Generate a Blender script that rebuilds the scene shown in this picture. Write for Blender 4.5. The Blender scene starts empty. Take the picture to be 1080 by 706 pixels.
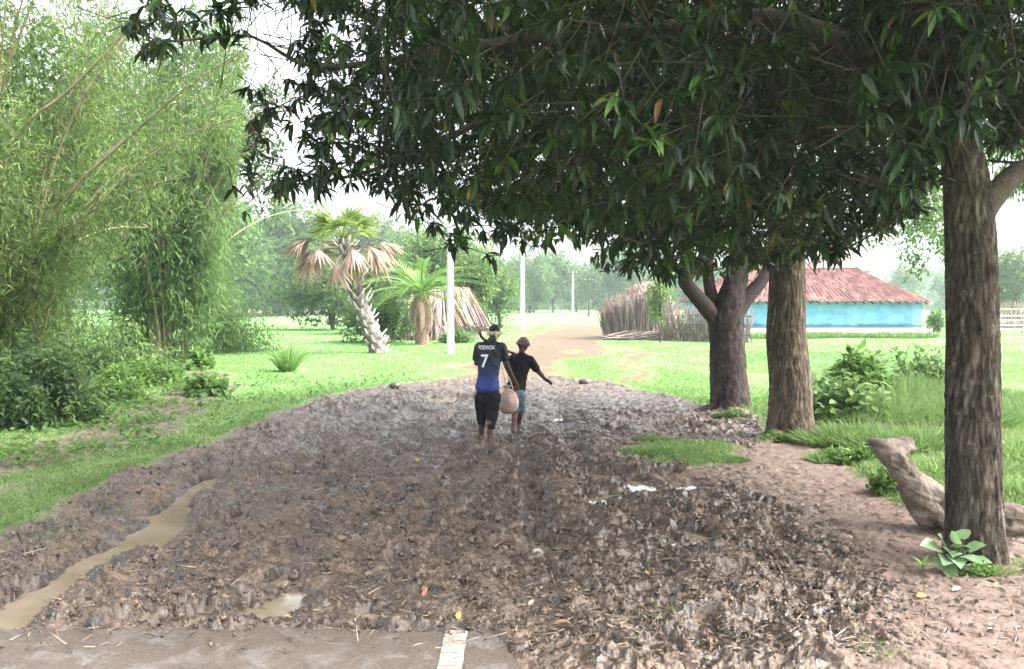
import bpy, bmesh, math, random
import numpy as np
from mathutils import Vector, Matrix
from mathutils.bvhtree import BVHTree

# ------------------------------------------------------------------ camera, world, sun, exposure
scene = bpy.context.scene
COL = scene.collection
R = math.radians
CAM_H, F, CX, CY = 1.95, 900.0, 540.0, 353.0
PITCH = math.atan2(33.0, F)
cam_d = bpy.data.cameras.new('camera'); cam_d.lens = 30.0; cam_d.sensor_width = 36.0
cam_d.clip_start = 0.05; cam_d.clip_end = 6000
cam = bpy.data.objects.new('camera', cam_d); COL.objects.link(cam)
cam.location = (0, 0, CAM_H); cam.rotation_euler = (math.pi/2 - PITCH, 0, 0)
scene.camera = cam

SUN_EL, SUN_AZ = 50.0, 98.0            # high, veiled sun; azimuth clockwise from +Y (from the right)
world = bpy.data.worlds.new('World'); scene.world = world; world.use_nodes = True
wn = world.node_tree.nodes; wl = world.node_tree.links
bg = wn['Background']
sky = wn.new('ShaderNodeTexSky'); sky.sky_type = 'NISHITA'; sky.sun_disc = False
sky.sun_elevation = R(SUN_EL); sky.sun_rotation = R(SUN_AZ)
sky.air_density = 1.0; sky.dust_density = 6.0; sky.ozone_density = 1.0; sky.altitude = 0
hs = wn.new('ShaderNodeHueSaturation'); hs.inputs['Saturation'].default_value = 0.25   # overcast: the cloud veil greys the sky
hs.inputs['Value'].default_value = 1.35
wl.new(sky.outputs[0], hs.inputs['Color']); wl.new(hs.outputs[0], bg.inputs['Color'])
bg.inputs['Strength'].default_value = 0.15
sun_d = bpy.data.lights.new('sun', 'SUN'); sun_d.energy = 1.25; sun_d.angle = R(14); sun_d.color = (1, .96, .9)
sun = bpy.data.objects.new('sun', sun_d); COL.objects.link(sun)
sdir = Vector((math.sin(R(SUN_AZ))*math.cos(R(SUN_EL)), math.cos(R(SUN_AZ))*math.cos(R(SUN_EL)), math.sin(R(SUN_EL))))
sun.rotation_euler = sdir.to_track_quat('Z', 'Y').to_euler()
sun.location = (0, 0, 40)
scene.view_settings.view_transform = 'Standard'; scene.view_settings.look = 'None'
scene.view_settings.exposure = 2.25; scene.view_settings.gamma = 1.0
cy = scene.cycles
cy.max_bounces = 7; cy.diffuse_bounces = 3; cy.glossy_bounces = 2; cy.transmission_bounces = 4
cy.transparent_max_bounces = 8; cy.volume_bounces = 1
cy.use_denoising = True
cy.sample_clamp_indirect = 4.0
HAZE_DENSITY = 0.0007

# ------------------------------------------------------------------ helpers
rng = np.random.default_rng(7)
def fl(a): return np.asarray(a, dtype=np.float64)

def P(px, py, d):
    """world point seen at a photograph pixel (1080 x 706) at distance d along +Y"""
    u = (px-CX)/F; v = (CY-py)/F
    c, s = math.cos(PITCH), math.sin(PITCH)
    dy = c + v*s; dz = -s + v*c
    k = d/dy
    return Vector((u*k, d, CAM_H + dz*k))
def G(px, py, z=0.0):
    u = (px-CX)/F; v = (CY-py)/F
    c, s = math.cos(PITCH), math.sin(PITCH)
    dy = c + v*s; dz = -s + v*c
    k = (z-CAM_H)/dz
    return Vector((u*k, dy*k, z))
def proj(p):
    p = fl(p); c, s = math.cos(PITCH), math.sin(PITCH)
    x = p[..., 0]; y = p[..., 1]; z = p[..., 2]-CAM_H
    dep = y*c - z*s; up = y*s + z*c
    dep = np.where(dep > .1, dep, .1)
    return CX + F*x/dep, CY - F*up/dep, dep

U = np.uint32
def _hx(ix, seed): return ix.astype(np.int64).astype(U)*U(374761393)+U((seed*974634777) & 0xffffffff)
def _hy(iy): return iy.astype(np.int64).astype(U)*U(668265263)
def _mix(n):
    n = (n ^ (n >> U(13)))*U(1274126177); n = (n ^ (n >> U(16)))*U(2246822519)
    return ((n ^ (n >> U(15))) & U(0xffffff))*(1/16777215.)
def _h(ix, iy, seed): return _mix(_hx(ix, seed)+_hy(iy))
def vnoise(x, y, seed=0):
    x, y = np.broadcast_arrays(x, y)
    ix = np.floor(x); iy = np.floor(y); fx = x-ix; fy = y-iy
    fx = fx*fx*fx*(fx*(fx*6-15)+10); fy = fy*fy*fy*(fy*(fy*6-15)+10)
    hx = _hx(ix, seed); hy = _hy(iy); hx1 = hx+U(374761393); hy1 = hy+U(668265263)
    a = _mix(hx+hy); b = _mix(hx1+hy); c = _mix(hx+hy1); d = _mix(hx1+hy1)
    p = a+(b-a)*fx; return (p+((c+(d-c)*fx)-p)*fy)*2-1
def fbm(x, y, seed=0, octv=4):
    s = 0; a = 1; t = 0
    for k in range(octv):
        s = s + a*vnoise(x*2**k+k*17.3, y*2**k-k*9.1, seed+k); t += a; a *= .5
    return s/t
def worley(x, y, seed=0):
    ix = np.floor(x); iy = np.floor(y)
    f1 = np.full(x.shape, 9.0); f2 = np.full(x.shape, 9.0); cid = np.zeros(x.shape)
    for dx in (-1, 0, 1):
        for dy in (-1, 0, 1):
            cx_ = ix+dx; cy_ = iy+dy
            px_ = cx_+_h(cx_, cy_, seed); py_ = cy_+_h(cx_, cy_, seed+11)
            d = np.hypot(x-px_, y-py_)
            near = d < f1
            f2 = np.where(near, f1, np.minimum(f2, d))
            cid = np.where(near, _h(cx_, cy_, seed+23), cid)
            f1 = np.where(near, d, f1)
    return f1, f2, cid
def sstep(a, b, x):
    t = np.clip((x-a)/(b-a), 0, 1); return t*t*(3-2*t)

def poly_world(pts): return [tuple(G(a, b)[:2]) for a, b in pts]
def sdist(X, Y, poly):
    """signed distance, positive inside"""
    d = np.full(X.shape, 1e9); inside = np.zeros(X.shape, bool)
    n = len(poly)
    for i in range(n):
        x0, y0 = poly[i]; x1, y1 = poly[(i+1) % n]
        ex, ey = x1-x0, y1-y0
        t = np.clip(((X-x0)*ex+(Y-y0)*ey)/(ex*ex+ey*ey+1e-12), 0, 1)
        d = np.minimum(d, (X-x0-t*ex)**2+(Y-y0-t*ey)**2)
        if y0 != y1:
            cr = ((y0 > Y) != (y1 > Y)) & (X < (x1-x0)*(Y-y0)/(y1-y0)+x0)
            inside ^= cr
    d = np.sqrt(d)
    return np.where(inside, d, -d)
def ldist(X, Y, line):
    d = np.full(X.shape, 1e9)
    for (x0, y0), (x1, y1) in zip(line[:-1], line[1:]):
        ex, ey = x1-x0, y1-y0
        t = np.clip(((X-x0)*ex+(Y-y0)*ey)/(ex*ex+ey*ey+1e-12), 0, 1)
        d = np.minimum(d, (X-x0-t*ex)**2+(Y-y0-t*ey)**2)
    return np.sqrt(d)

def tag(o, label=None, cat=None, group=None, kind=None):
    if label: o['label'] = label
    if cat: o['category'] = cat
    if group: o['group'] = group
    if kind: o['kind'] = kind
    return o
def empty(name, loc=(0, 0, 0), rz=0.0):
    o = bpy.data.objects.new(name, None); COL.objects.link(o)
    o.location = loc; o.rotation_euler = (0, 0, rz); o.empty_display_size = .2
    return o
def children(o): return [c for c in bpy.data.objects if c.parent == o]
def copy_tree(o, parent=None):
    c = o.copy(); COL.objects.link(c); c.parent = parent
    for ch in children(o): copy_tree(ch, c)
    return c

class Geo:
    def __init__(s): s.v = []; s.t = []; s.q = []; s.a = []; s.n = 0
    def add(s, v, quads=None, tris=None, tint=0.5):
        v = fl(v).reshape(-1, 3)
        s.v.append(v)
        if quads is not None and len(quads): s.q.append(np.asarray(quads, np.int64).reshape(-1, 4)+s.n)
        if tris is not None and len(tris): s.t.append(np.asarray(tris, np.int64).reshape(-1, 3)+s.n)
        tt = np.broadcast_to(fl(tint), (len(v),)) if np.ndim(tint) < 1 or len(np.atleast_1d(tint)) == len(v) else np.resize(tint, len(v))
        s.a.append(np.array(tt)); s.n += len(v)
        return s
    def mesh(s, name, mats, smooth=True):
        me = bpy.data.meshes.new(name)
        V = np.concatenate(s.v) if s.v else np.zeros((0, 3))
        Q = np.concatenate(s.q) if s.q else np.zeros((0, 4), np.int64)
        T = np.concatenate(s.t) if s.t else np.zeros((0, 3), np.int64)
        me.vertices.add(len(V)); me.vertices.foreach_set('co', V.astype(np.float32).ravel())
        loops = np.concatenate([Q.ravel(), T.ravel()])
        me.loops.add(len(loops)); me.loops.foreach_set('vertex_index', loops.astype(np.int32))
        nf = len(Q)+len(T); me.polygons.add(nf)
        st = np.concatenate([np.arange(len(Q))*4, len(Q)*4+np.arange(len(T))*3]).astype(np.int32)
        me.polygons.foreach_set('loop_start', st)
        me.update(calc_edges=True)
        if smooth: me.polygons.foreach_set('use_smooth', np.ones(nf, bool))
        at = me.attributes.new('tint', 'FLOAT', 'POINT')
        at.data.foreach_set('value', np.concatenate(s.a).astype(np.float32))
        for m in (mats if isinstance(mats, (list, tuple)) else [mats]): me.materials.append(m)
        me.validate(); me.update()
        return me
    def build(s, name, mats, parent=None, smooth=True, origin=None):
        """links as one object; a top-level thing gets its origin at `origin`"""
        if origin is not None:
            off = fl(origin)
            s.v = [a-off for a in s.v]
        o = bpy.data.objects.new(name, s.mesh(name, mats, smooth)); COL.objects.link(o)
        if origin is not None: o.location = origin
        o.parent = parent
        return o

def norm(a): return a/np.maximum(np.linalg.norm(a, axis=-1, keepdims=True), 1e-9)

def smooth_path(pts, n):
    """Catmull-Rom through pts (k,m) -> n samples"""
    p = fl(pts)
    p = np.vstack([2*p[0]-p[1], p, 2*p[-1]-p[-2]])
    t = np.linspace(0, len(p)-3-1e-6, n); i = t.astype(int); f = (t-i)[:, None]
    a, b, c, d = p[i], p[i+1], p[i+2], p[i+3]
    return .5*(2*b+(c-a)*f+(2*a-5*b+4*c-d)*f*f+(3*b-3*c+d-a)*f**3)

def tube(g, pts, rad, seg=8, tint=.5, disp=None, cap=True):
    pts = fl(pts); n = len(pts); rad = np.broadcast_to(fl(rad), (n,))
    d = np.gradient(pts, axis=0); d = norm(d)
    up = np.array([0, 0, 1.]) if abs(d[0][2]) < .9 else np.array([0, 1., 0])
    s0 = norm(np.cross(d[0], up)); S = np.zeros((n, 3)); S[0] = s0
    for k in range(1, n):
        s0 = S[k-1]-d[k]*np.dot(S[k-1], d[k]); S[k] = s0/max(np.linalg.norm(s0), 1e-9)
    B = np.cross(d, S)
    th = np.linspace(0, 2*math.pi, seg, endpoint=False)
    rr = rad[:, None]*np.ones((1, seg))
    if disp is not None: rr = disp(rr, th, pts)
    V = pts[:, None, :]+rr[..., None]*(np.cos(th)[None, :, None]*S[:, None, :]+np.sin(th)[None, :, None]*B[:, None, :])
    i = np.arange(n-1)[:, None]*seg; j = np.arange(seg)[None, :]; j2 = (j+1) % seg
    q = np.stack([i+j, i+seg+j, i+seg+j2, i+j2], -1).reshape(-1, 4)[:, ::-1]
    V = V.reshape(-1, 3); tr = None
    if cap:
        V = np.vstack([V, pts[0], pts[-1]]); m = n*seg
        j = np.arange(seg); tr = np.vstack([np.stack([np.full(seg, m), (j+1) % seg, j], -1),
                                            np.stack([np.full(seg, m+1), (n-1)*seg+j, (n-1)*seg+(j+1) % seg], -1)])[:, ::-1]
    g.add(V, q, tr, tint)

def box(g, c, size, rz=0.0, tint=.5, M=None):
    x, y, z = [k/2 for k in size]
    v = fl([(-x, -y, -z), (x, -y, -z), (x, y, -z), (-x, y, -z), (-x, -y, z), (x, -y, z), (x, y, z), (-x, y, z)])
    if M is not None: v = v @ fl(M).T
    cs, sn = math.cos(rz), math.sin(rz)
    v = v @ fl([[cs, sn, 0], [-sn, cs, 0], [0, 0, 1]]) + fl(c)
    g.add(v, [(0, 3, 2, 1), (4, 5, 6, 7), (0, 1, 5, 4), (1, 2, 6, 5), (2, 3, 7, 6), (3, 0, 4, 7)], tint=tint)

# leaf templates: (along, across, lift)
LEAF = (fl([(0, 0, 0), (.33, 0, .0), (.68, 0, -.03), (1, 0, -.12), (.3, .5, .07), (.66, .4, .03), (.3, -.5, .07), (.66, -.4, .03)]),
        [(1, 2, 5, 4), (1, 6, 7, 2)], [(0, 1, 4), (2, 3, 5), (0, 6, 1), (2, 7, 3)])
HEX = (fl([(0, 0, 0), (1, 0, -.08), (.3, .5, .06), (.68, .38, .03), (.3, -.5, .06), (.68, -.38, .03)]),
       [(0, 1, 3, 2), (0, 4, 5, 1)], [])
RHO = (fl([(0, 0, 0), (.45, .5, .05), (1, 0, -.03), (.45, -.5, .05)]), [], [(0, 2, 1), (0, 3, 2)])
BLADE = (fl([(0, .5, 0), (0, -.5, 0), (.55, .38, 0), (.55, -.38, 0), (1, 0, -.0)]), [(0, 1, 3, 2)], [(2, 3, 4)])
HEART = (fl([(0.12, 0, 0), (.5, 0, .0), (1, 0, -.15), (0, .25, .06), (.12, .5, .09), (.5, .52, .1), (.8, .25, 0), (0, -.25, .06), (.12, -.5, .09), (.5, -.52, .1), (.8, -.25, 0)]),
         [(0, 1, 5, 4), (0, 8, 9, 1)], [(0, 4, 3), (0, 7, 8), (1, 6, 5), (1, 2, 6), (1, 9, 10), (1, 10, 2)])
def leaves(g, o, d, up, L, W, tint, tpl=HEX, bend=None):
    T, q, t = tpl; N = len(o)
    d = norm(d); s = norm(np.cross(d, up)); n = np.cross(s, d)
    L = np.broadcast_to(fl(L), (N,)); W = np.broadcast_to(fl(W), (N,)); tint = np.broadcast_to(fl(tint), (N,))
    a = T[:, 0][None, :, None]; b = T[:, 1][None, :, None]; c = T[:, 2][None, :, None]
    V = o[:, None, :] + d[:, None, :]*a*L[:, None, None] + s[:, None, :]*b*W[:, None, None] + n[:, None, :]*c*L[:, None, None]
    if bend is not None: V = V + fl(bend)[:, None, :]*(a**2)*L[:, None, None]
    k = len(T); base = (np.arange(N)*k)[:, None, None]
    Q = (np.asarray(q).reshape(1, -1, 4)+base).reshape(-1, 4) if len(q) else None
    TT = (np.asarray(t).reshape(1, -1, 3)+base).reshape(-1, 3) if len(t) else None
    g.add(V.reshape(-1, 3), Q, TT, np.repeat(tint, k))

def rand_unit(n):
    return norm(rng.normal(size=(n, 3)))
def rand_rot(n):
    q = norm(rng.normal(size=(n, 4))); w, x, y, z = q.T
    return np.stack([1-2*(y*y+z*z), 2*(x*y-z*w), 2*(x*z+y*w), 2*(x*y+z*w), 1-2*(x*x+z*z), 2*(y*z-x*w), 2*(x*z-y*w), 2*(y*z+x*w), 1-2*(x*x+y*y)], -1).reshape(n, 3, 3)

# ------------------------------------------------------------------ materials
def ramp(nt, fac, stops):
    r = nt.nodes.new('ShaderNodeValToRGB'); e = r.color_ramp.elements
    while len(e) < len(stops): e.new(.5)
    for el, (p, c) in zip(e, stops): el.position = p; el.color = (*c, 1)
    nt.links.new(fac, r.inputs[0]); return r.outputs[0]
def noise_node(nt, vec, scale, detail=4, rough=.6, dist=0):
    n = nt.nodes.new('ShaderNodeTexNoise'); n.inputs['Scale'].default_value = scale; n.inputs['Detail'].default_value = detail
    n.inputs['Roughness'].default_value = rough; n.inputs['Distortion'].default_value = dist
    if vec is not None: nt.links.new(vec, n.inputs['Vector'])
    return n
def base_mat(name):
    m = bpy.data.materials.new(name); m.use_nodes = True
    nt = m.node_tree; b = nt.nodes['Principled BSDF']; return m, nt, b
def mixc(nt, f, a, b, blend='MIX'):
    m = nt.nodes.new('ShaderNodeMix'); m.data_type = 'RGBA'; m.blend_type = blend
    for sock, val in ((m.inputs[0], f), (m.inputs[6], a), (m.inputs[7], b)):
        if hasattr(val, 'is_output'): nt.links.new(val, sock)
        elif isinstance(val, tuple): sock.default_value = (*val, 1)
        else: sock.default_value = val
    return m.outputs[2]
def math_n(nt, op, a, b=None):
    m = nt.nodes.new('ShaderNodeMath'); m.operation = op
    for i, v in enumerate((a, b)):
        if v is None: continue
        if hasattr(v, 'is_output'): nt.links.new(v, m.inputs[i])
        else: m.inputs[i].default_value = v
    return m.outputs[0]
def attr(nt, name):
    a = nt.nodes.new('ShaderNodeAttribute'); a.attribute_name = name; return a
def bump(nt, b, h, strength=.4, dist=.02):
    n = nt.nodes.new('ShaderNodeBump'); n.inputs['Strength'].default_value = strength; n.inputs['Distance'].default_value = dist
    nt.links.new(h, n.inputs['Height']); nt.links.new(n.outputs[0], b.inputs['Normal'])
def objco(nt):
    return nt.nodes.new('ShaderNodeTexCoord').outputs['Object']

def leaf_mat(name, stops, transl=.35, rough=.5, spec=.4, tc=(.22, .36, .09)):
    """leaf: colour by each leaf's own tint, thin and translucent"""
    m, nt, b = base_mat(name)
    a = attr(nt, 'tint'); c = ramp(nt, a.outputs['Fac'], stops)
    nt.links.new(c, b.inputs['Base Color']); b.inputs['Roughness'].default_value = rough
    b.inputs['Specular IOR Level'].default_value = spec
    if transl > 0:
        t = nt.nodes.new('ShaderNodeBsdfTranslucent')
        c2 = mixc(nt, .4, c, tc, 'MIX'); nt.links.new(c2, t.inputs[0])
        mx = nt.nodes.new('ShaderNodeMixShader'); mx.inputs[0].default_value = transl
        nt.links.new(b.outputs[0], mx.inputs[1]); nt.links.new(t.outputs[0], mx.inputs[2])
        nt.links.new(mx.outputs[0], nt.nodes['Material Output'].inputs['Surface'])
    return m
def plain(name, c1, c2, scale=5, rough=.8, bscale=None, bstr=.3, bdist=.01, stretch=None, detail=5, mid=(.35, .65), spec=.3):
    m, nt, b = base_mat(name)
    v = objco(nt)
    if stretch:
        mp = nt.nodes.new('ShaderNodeMapping'); mp.inputs['Scale'].default_value = stretch
        nt.links.new(v, mp.inputs[0]); v = mp.outputs[0]
    n = noise_node(nt, v, scale, detail, .65)
    nt.links.new(ramp(nt, n.outputs['Fac'], [(mid[0], c1), (mid[1], c2)]), b.inputs['Base Color'])
    b.inputs['Roughness'].default_value = rough; b.inputs['Specular IOR Level'].default_value = spec
    if bscale:
        n2 = noise_node(nt, v, bscale, 5, .6); bump(nt, b, n2.outputs['Fac'], bstr, bdist)
    return m
def tinted(name, stops, rough=.8, bscale=None, spec=.3):
    m, nt, b = base_mat(name); a = attr(nt, 'tint')
    nt.links.new(ramp(nt, a.outputs['Fac'], stops), b.inputs['Base Color'])
    b.inputs['Roughness'].default_value = rough; b.inputs['Specular IOR Level'].default_value = spec
    if bscale:
        n2 = noise_node(nt, objco(nt), bscale, 4, .6); bump(nt, b, n2.outputs['Fac'], .5, .01)
    return m
def bark_mat(name, dark, mid, light, scale=1.0):
    m, nt, b = base_mat(name); v = objco(nt)
    mp = nt.nodes.new('ShaderNodeMapping'); mp.inputs['Scale'].default_value = (1, 1, .4); nt.links.new(v, mp.inputs[0])
    n1 = noise_node(nt, mp.outputs[0], 38*scale, 6, .7, .8); n2 = noise_node(nt, v, 2.2, 4, .6); n3 = noise_node(nt, v, 9, 5, .7)
    a = attr(nt, 'tint')
    f = math_n(nt, 'ADD', math_n(nt, 'MULTIPLY', n1.outputs['Fac'], .45), math_n(nt, 'MULTIPLY', a.outputs['Fac'], .55))
    c = ramp(nt, f, [(.30, dark), (.48, mid), (.70, light)])
    lich = ramp(nt, n3.outputs['Fac'], [(.6, (0, 0, 0)), (.72, (1, 1, 1))])
    lm = math_n(nt, 'MULTIPLY', lich, n2.outputs['Fac'])
    c = mixc(nt, lm, c, tuple(min(1, k*1.25) for k in light))
    nt.links.new(c, b.inputs['Base Color']); b.inputs['Roughness'].default_value = .85; b.inputs['Specular IOR Level'].default_value = .25
    bump(nt, b, n1.outputs['Fac'], 1.0, .035)
    return m

M = {}
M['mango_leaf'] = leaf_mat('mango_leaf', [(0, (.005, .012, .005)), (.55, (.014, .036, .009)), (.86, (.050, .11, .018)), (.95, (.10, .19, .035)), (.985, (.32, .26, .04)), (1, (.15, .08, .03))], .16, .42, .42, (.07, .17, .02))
M['bamboo_leaf'] = leaf_mat('bamboo_leaf', [(0, (.025, .055, .015)), (.5, (.090, .155, .038)), (.85, (.22, .30, .09)), (1, (.25, .22, .13))], .32, .55, .3, (.17, .28, .07))
M['bush_leaf'] = leaf_mat('bush_leaf', [(0, (.04, .09, .025)), (.5, (.08, .16, .035)), (1, (.15, .26, .05))], .4, .5, .3)
M['tree_leaf'] = leaf_mat('tree_leaf', [(0, (.035, .07, .03)), (.5, (.07, .12, .04)), (1, (.13, .2, .06))], .35, .6, .25)
M['lime_leaf'] = leaf_mat('lime_leaf', [(0, (.06, .12, .04)), (.5, (.11, .19, .06)), (1, (.19, .28, .09))], .4, .6, .25, (.16,.26,.08))
M['grass'] = leaf_mat('grass_blade', [(0, (.08, .13, .045)), (.5, (.15, .25, .075)), (.9, (.24, .35, .115)), (1, (.32, .29, .18))], .40, .6, .2, (.17, .27, .09))
M['fan_leaf'] = leaf_mat('fan_leaf', [(0, (.12, .2, .05)), (1, (.3, .36, .1))], .35, .5, .3)
M['date_leaf'] = leaf_mat('date_leaf', [(0, (.10, .2, .05)), (1, (.2, .32, .08))], .35, .5, .3)
M['dead_leaf'] = leaf_mat('dead_leaf', [(0, (.16, .10, .08)), (.6, (.30, .205, .165)), (1, (.46, .37, .32))], .15, .8, .2)
M['heart_leaf'] = leaf_mat('heart_leaf', [(0, (.10, .2, .06)), (.5, (.22, .34, .18)), (1, (.32, .45, .28))], .3, .4, .5)
M['bark_near'] = bark_mat('mango_bark', (.022, .016, .012), (.095, .076, .060), (.25, .21, .17))
M['bark_mid'] = bark_mat('mango_bark_pale', (.03, .022, .017), (.14, .105, .078), (.32, .255, .195))
M['bark_dark'] = bark_mat('mango_bark_dark', (.025, .018, .018), (.07, .052, .05), (.16, .12, .11))
M['bark_log'] = bark_mat('log_bark', (.05, .037, .03), (.15, .115, .09), (.32, .27, .225), .6)
M['twig'] = plain('twig_bark', (.03, .024, .018), (.08, .062, .048), 8, .8)
M['culm'] = plain('bamboo_culm', (.16, .15, .08), (.32, .27, .17), 3, .5)
M['culm_dark'] = plain('bamboo_culm_dark', (.08, .07, .04), (.19, .16, .10), 3, .6)
# ------------------------------------------------------------------ the ground
MUD_P = poly_world([(-500, 760), (-300, 690), (-120, 620), (0, 566), (60, 542), (110, 512), (170, 490), (225, 470), (290, 440), (345, 420), (420, 407),
                    (500, 401), (580, 400), (640, 404), (690, 416), (735, 428), (790, 437), (806, 450), (808, 468), (790, 498), (800, 506), (850, 528), (900, 560), (950, 605),
                    (975, 645), (940, 690), (1100, 730), (1300, 1200), (-900, 1200)])
DIRT_P = poly_world([(690, 506), (760, 486), (800, 470), (835, 464), (880, 468), (900, 492), (935, 528), (960, 540), (1080, 552), (1600, 570), (1700, 800),
                     (1300, 1200), (1000, 1200), (900, 700), (940, 640), (900, 600), (840, 540), (770, 510)])
TRACK_P = poly_world([(455, 404), (520, 378), (556, 354), (596, 344), (655, 345), (640, 362), (606, 384), (572, 404)])
TRACK2_P = poly_world([(632, 406), (652, 388), (645, 370), (672, 366), (688, 378), (672, 402)])
TRACK3_P = poly_world([(600, 346), (655, 346), (700, 352), (690, 360), (640, 360)])
STRIP_P = poly_world([(200, 327.5), (430, 327.5), (430, 334), (200, 334)])
PATCH_P = poly_world([(668, 472), (690, 466), (750, 470), (792, 474), (778, 490), (735, 493), (690, 487)])   # island of grass in the mud
BROWN_P = poly_world([(-250, 560), (0, 470), (70, 462), (130, 430), (205, 388), (240, 398), (230, 425), (170, 462), (90, 492), (20, 498), (-60, 540), (-200, 620)])
ROAD_P = poly_world([(-900, 1300), (-900, 666), (300, 664), (518, 663), (530, 676), (541, 692), (552, 715), (585, 800), (700, 1300)])
W = lambda *pts: [tuple(G(a, b)[:2]) for a, b in pts]
RUTS = [(W((-140, 740), (-60, 688), (0, 650), (60, 612), (120, 580), (165, 556), (200, 522), (232, 502)), .20, .17),
        (W((232, 502), (300, 478), (380, 446), (430, 424)), .2, .09),
        (W((90, 735), (200, 640), (240, 590), (225, 560), (300, 530), (352, 512), (372, 486), (420, 452), (470, 424)), .15, .055),
        (W((290, 650), (303, 618), (330, 560), (390, 500), (450, 460), (485, 430)), .16, .05),
        (W((560, 650), (575, 590), (560, 520), (548, 470), (520, 425)), .2, .045),
        (W((690, 640), (700, 560), (640, 520), (600, 460), (585, 415)), .22, .05)]
PITS = [(298, 628, .17, .17), (308, 602, .10, .15), (288, 642, .12, .13), (350, 514, .16, .15), (364, 496, .14, .13), (326, 484, .18, .14), (345, 470, .14, .08), (568, 577, .10, .11),
        (737, 563, .16, .10), (392, 646, .07, .10), (640, 521, .20, .08), (455, 425, .45, .07), (478, 436, .3, .08), (545, 424, .4, .06), (430, 445, .25, .07),
        (505, 412, .5, .06), (600, 440, .3, .05), (700, 520, .25, .05), (215, 560, .10, .09), (180, 583, .08, .08), (420, 470, .15, .08), (610, 500, .2, .05),
        (400, 428, .3, .07), (560, 445, .3, .06), (660, 440, .5, .07), (720, 470, .4, .05), (860, 600, .12, .06), (360, 478, .16, .11), (335, 492, .12, .11), (372, 500, .1, .11), (585, 440, .35, .10), (520, 428, .5, .11), (470, 420, .5, .12), (640, 500, .3, .09), (680, 512, .3, .09), (722, 508, .25, .09), (630, 524, .18, .11), (500, 455, .25, .09), (440, 436, .4, .10), (905, 570, .10, .10), (560, 560, .09, .10), (250, 540, .12, .10), (420, 590, .1, .09), (820, 560, .12, .09), (770, 600, .1, .09)]
WATER_Z = -0.058

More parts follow.
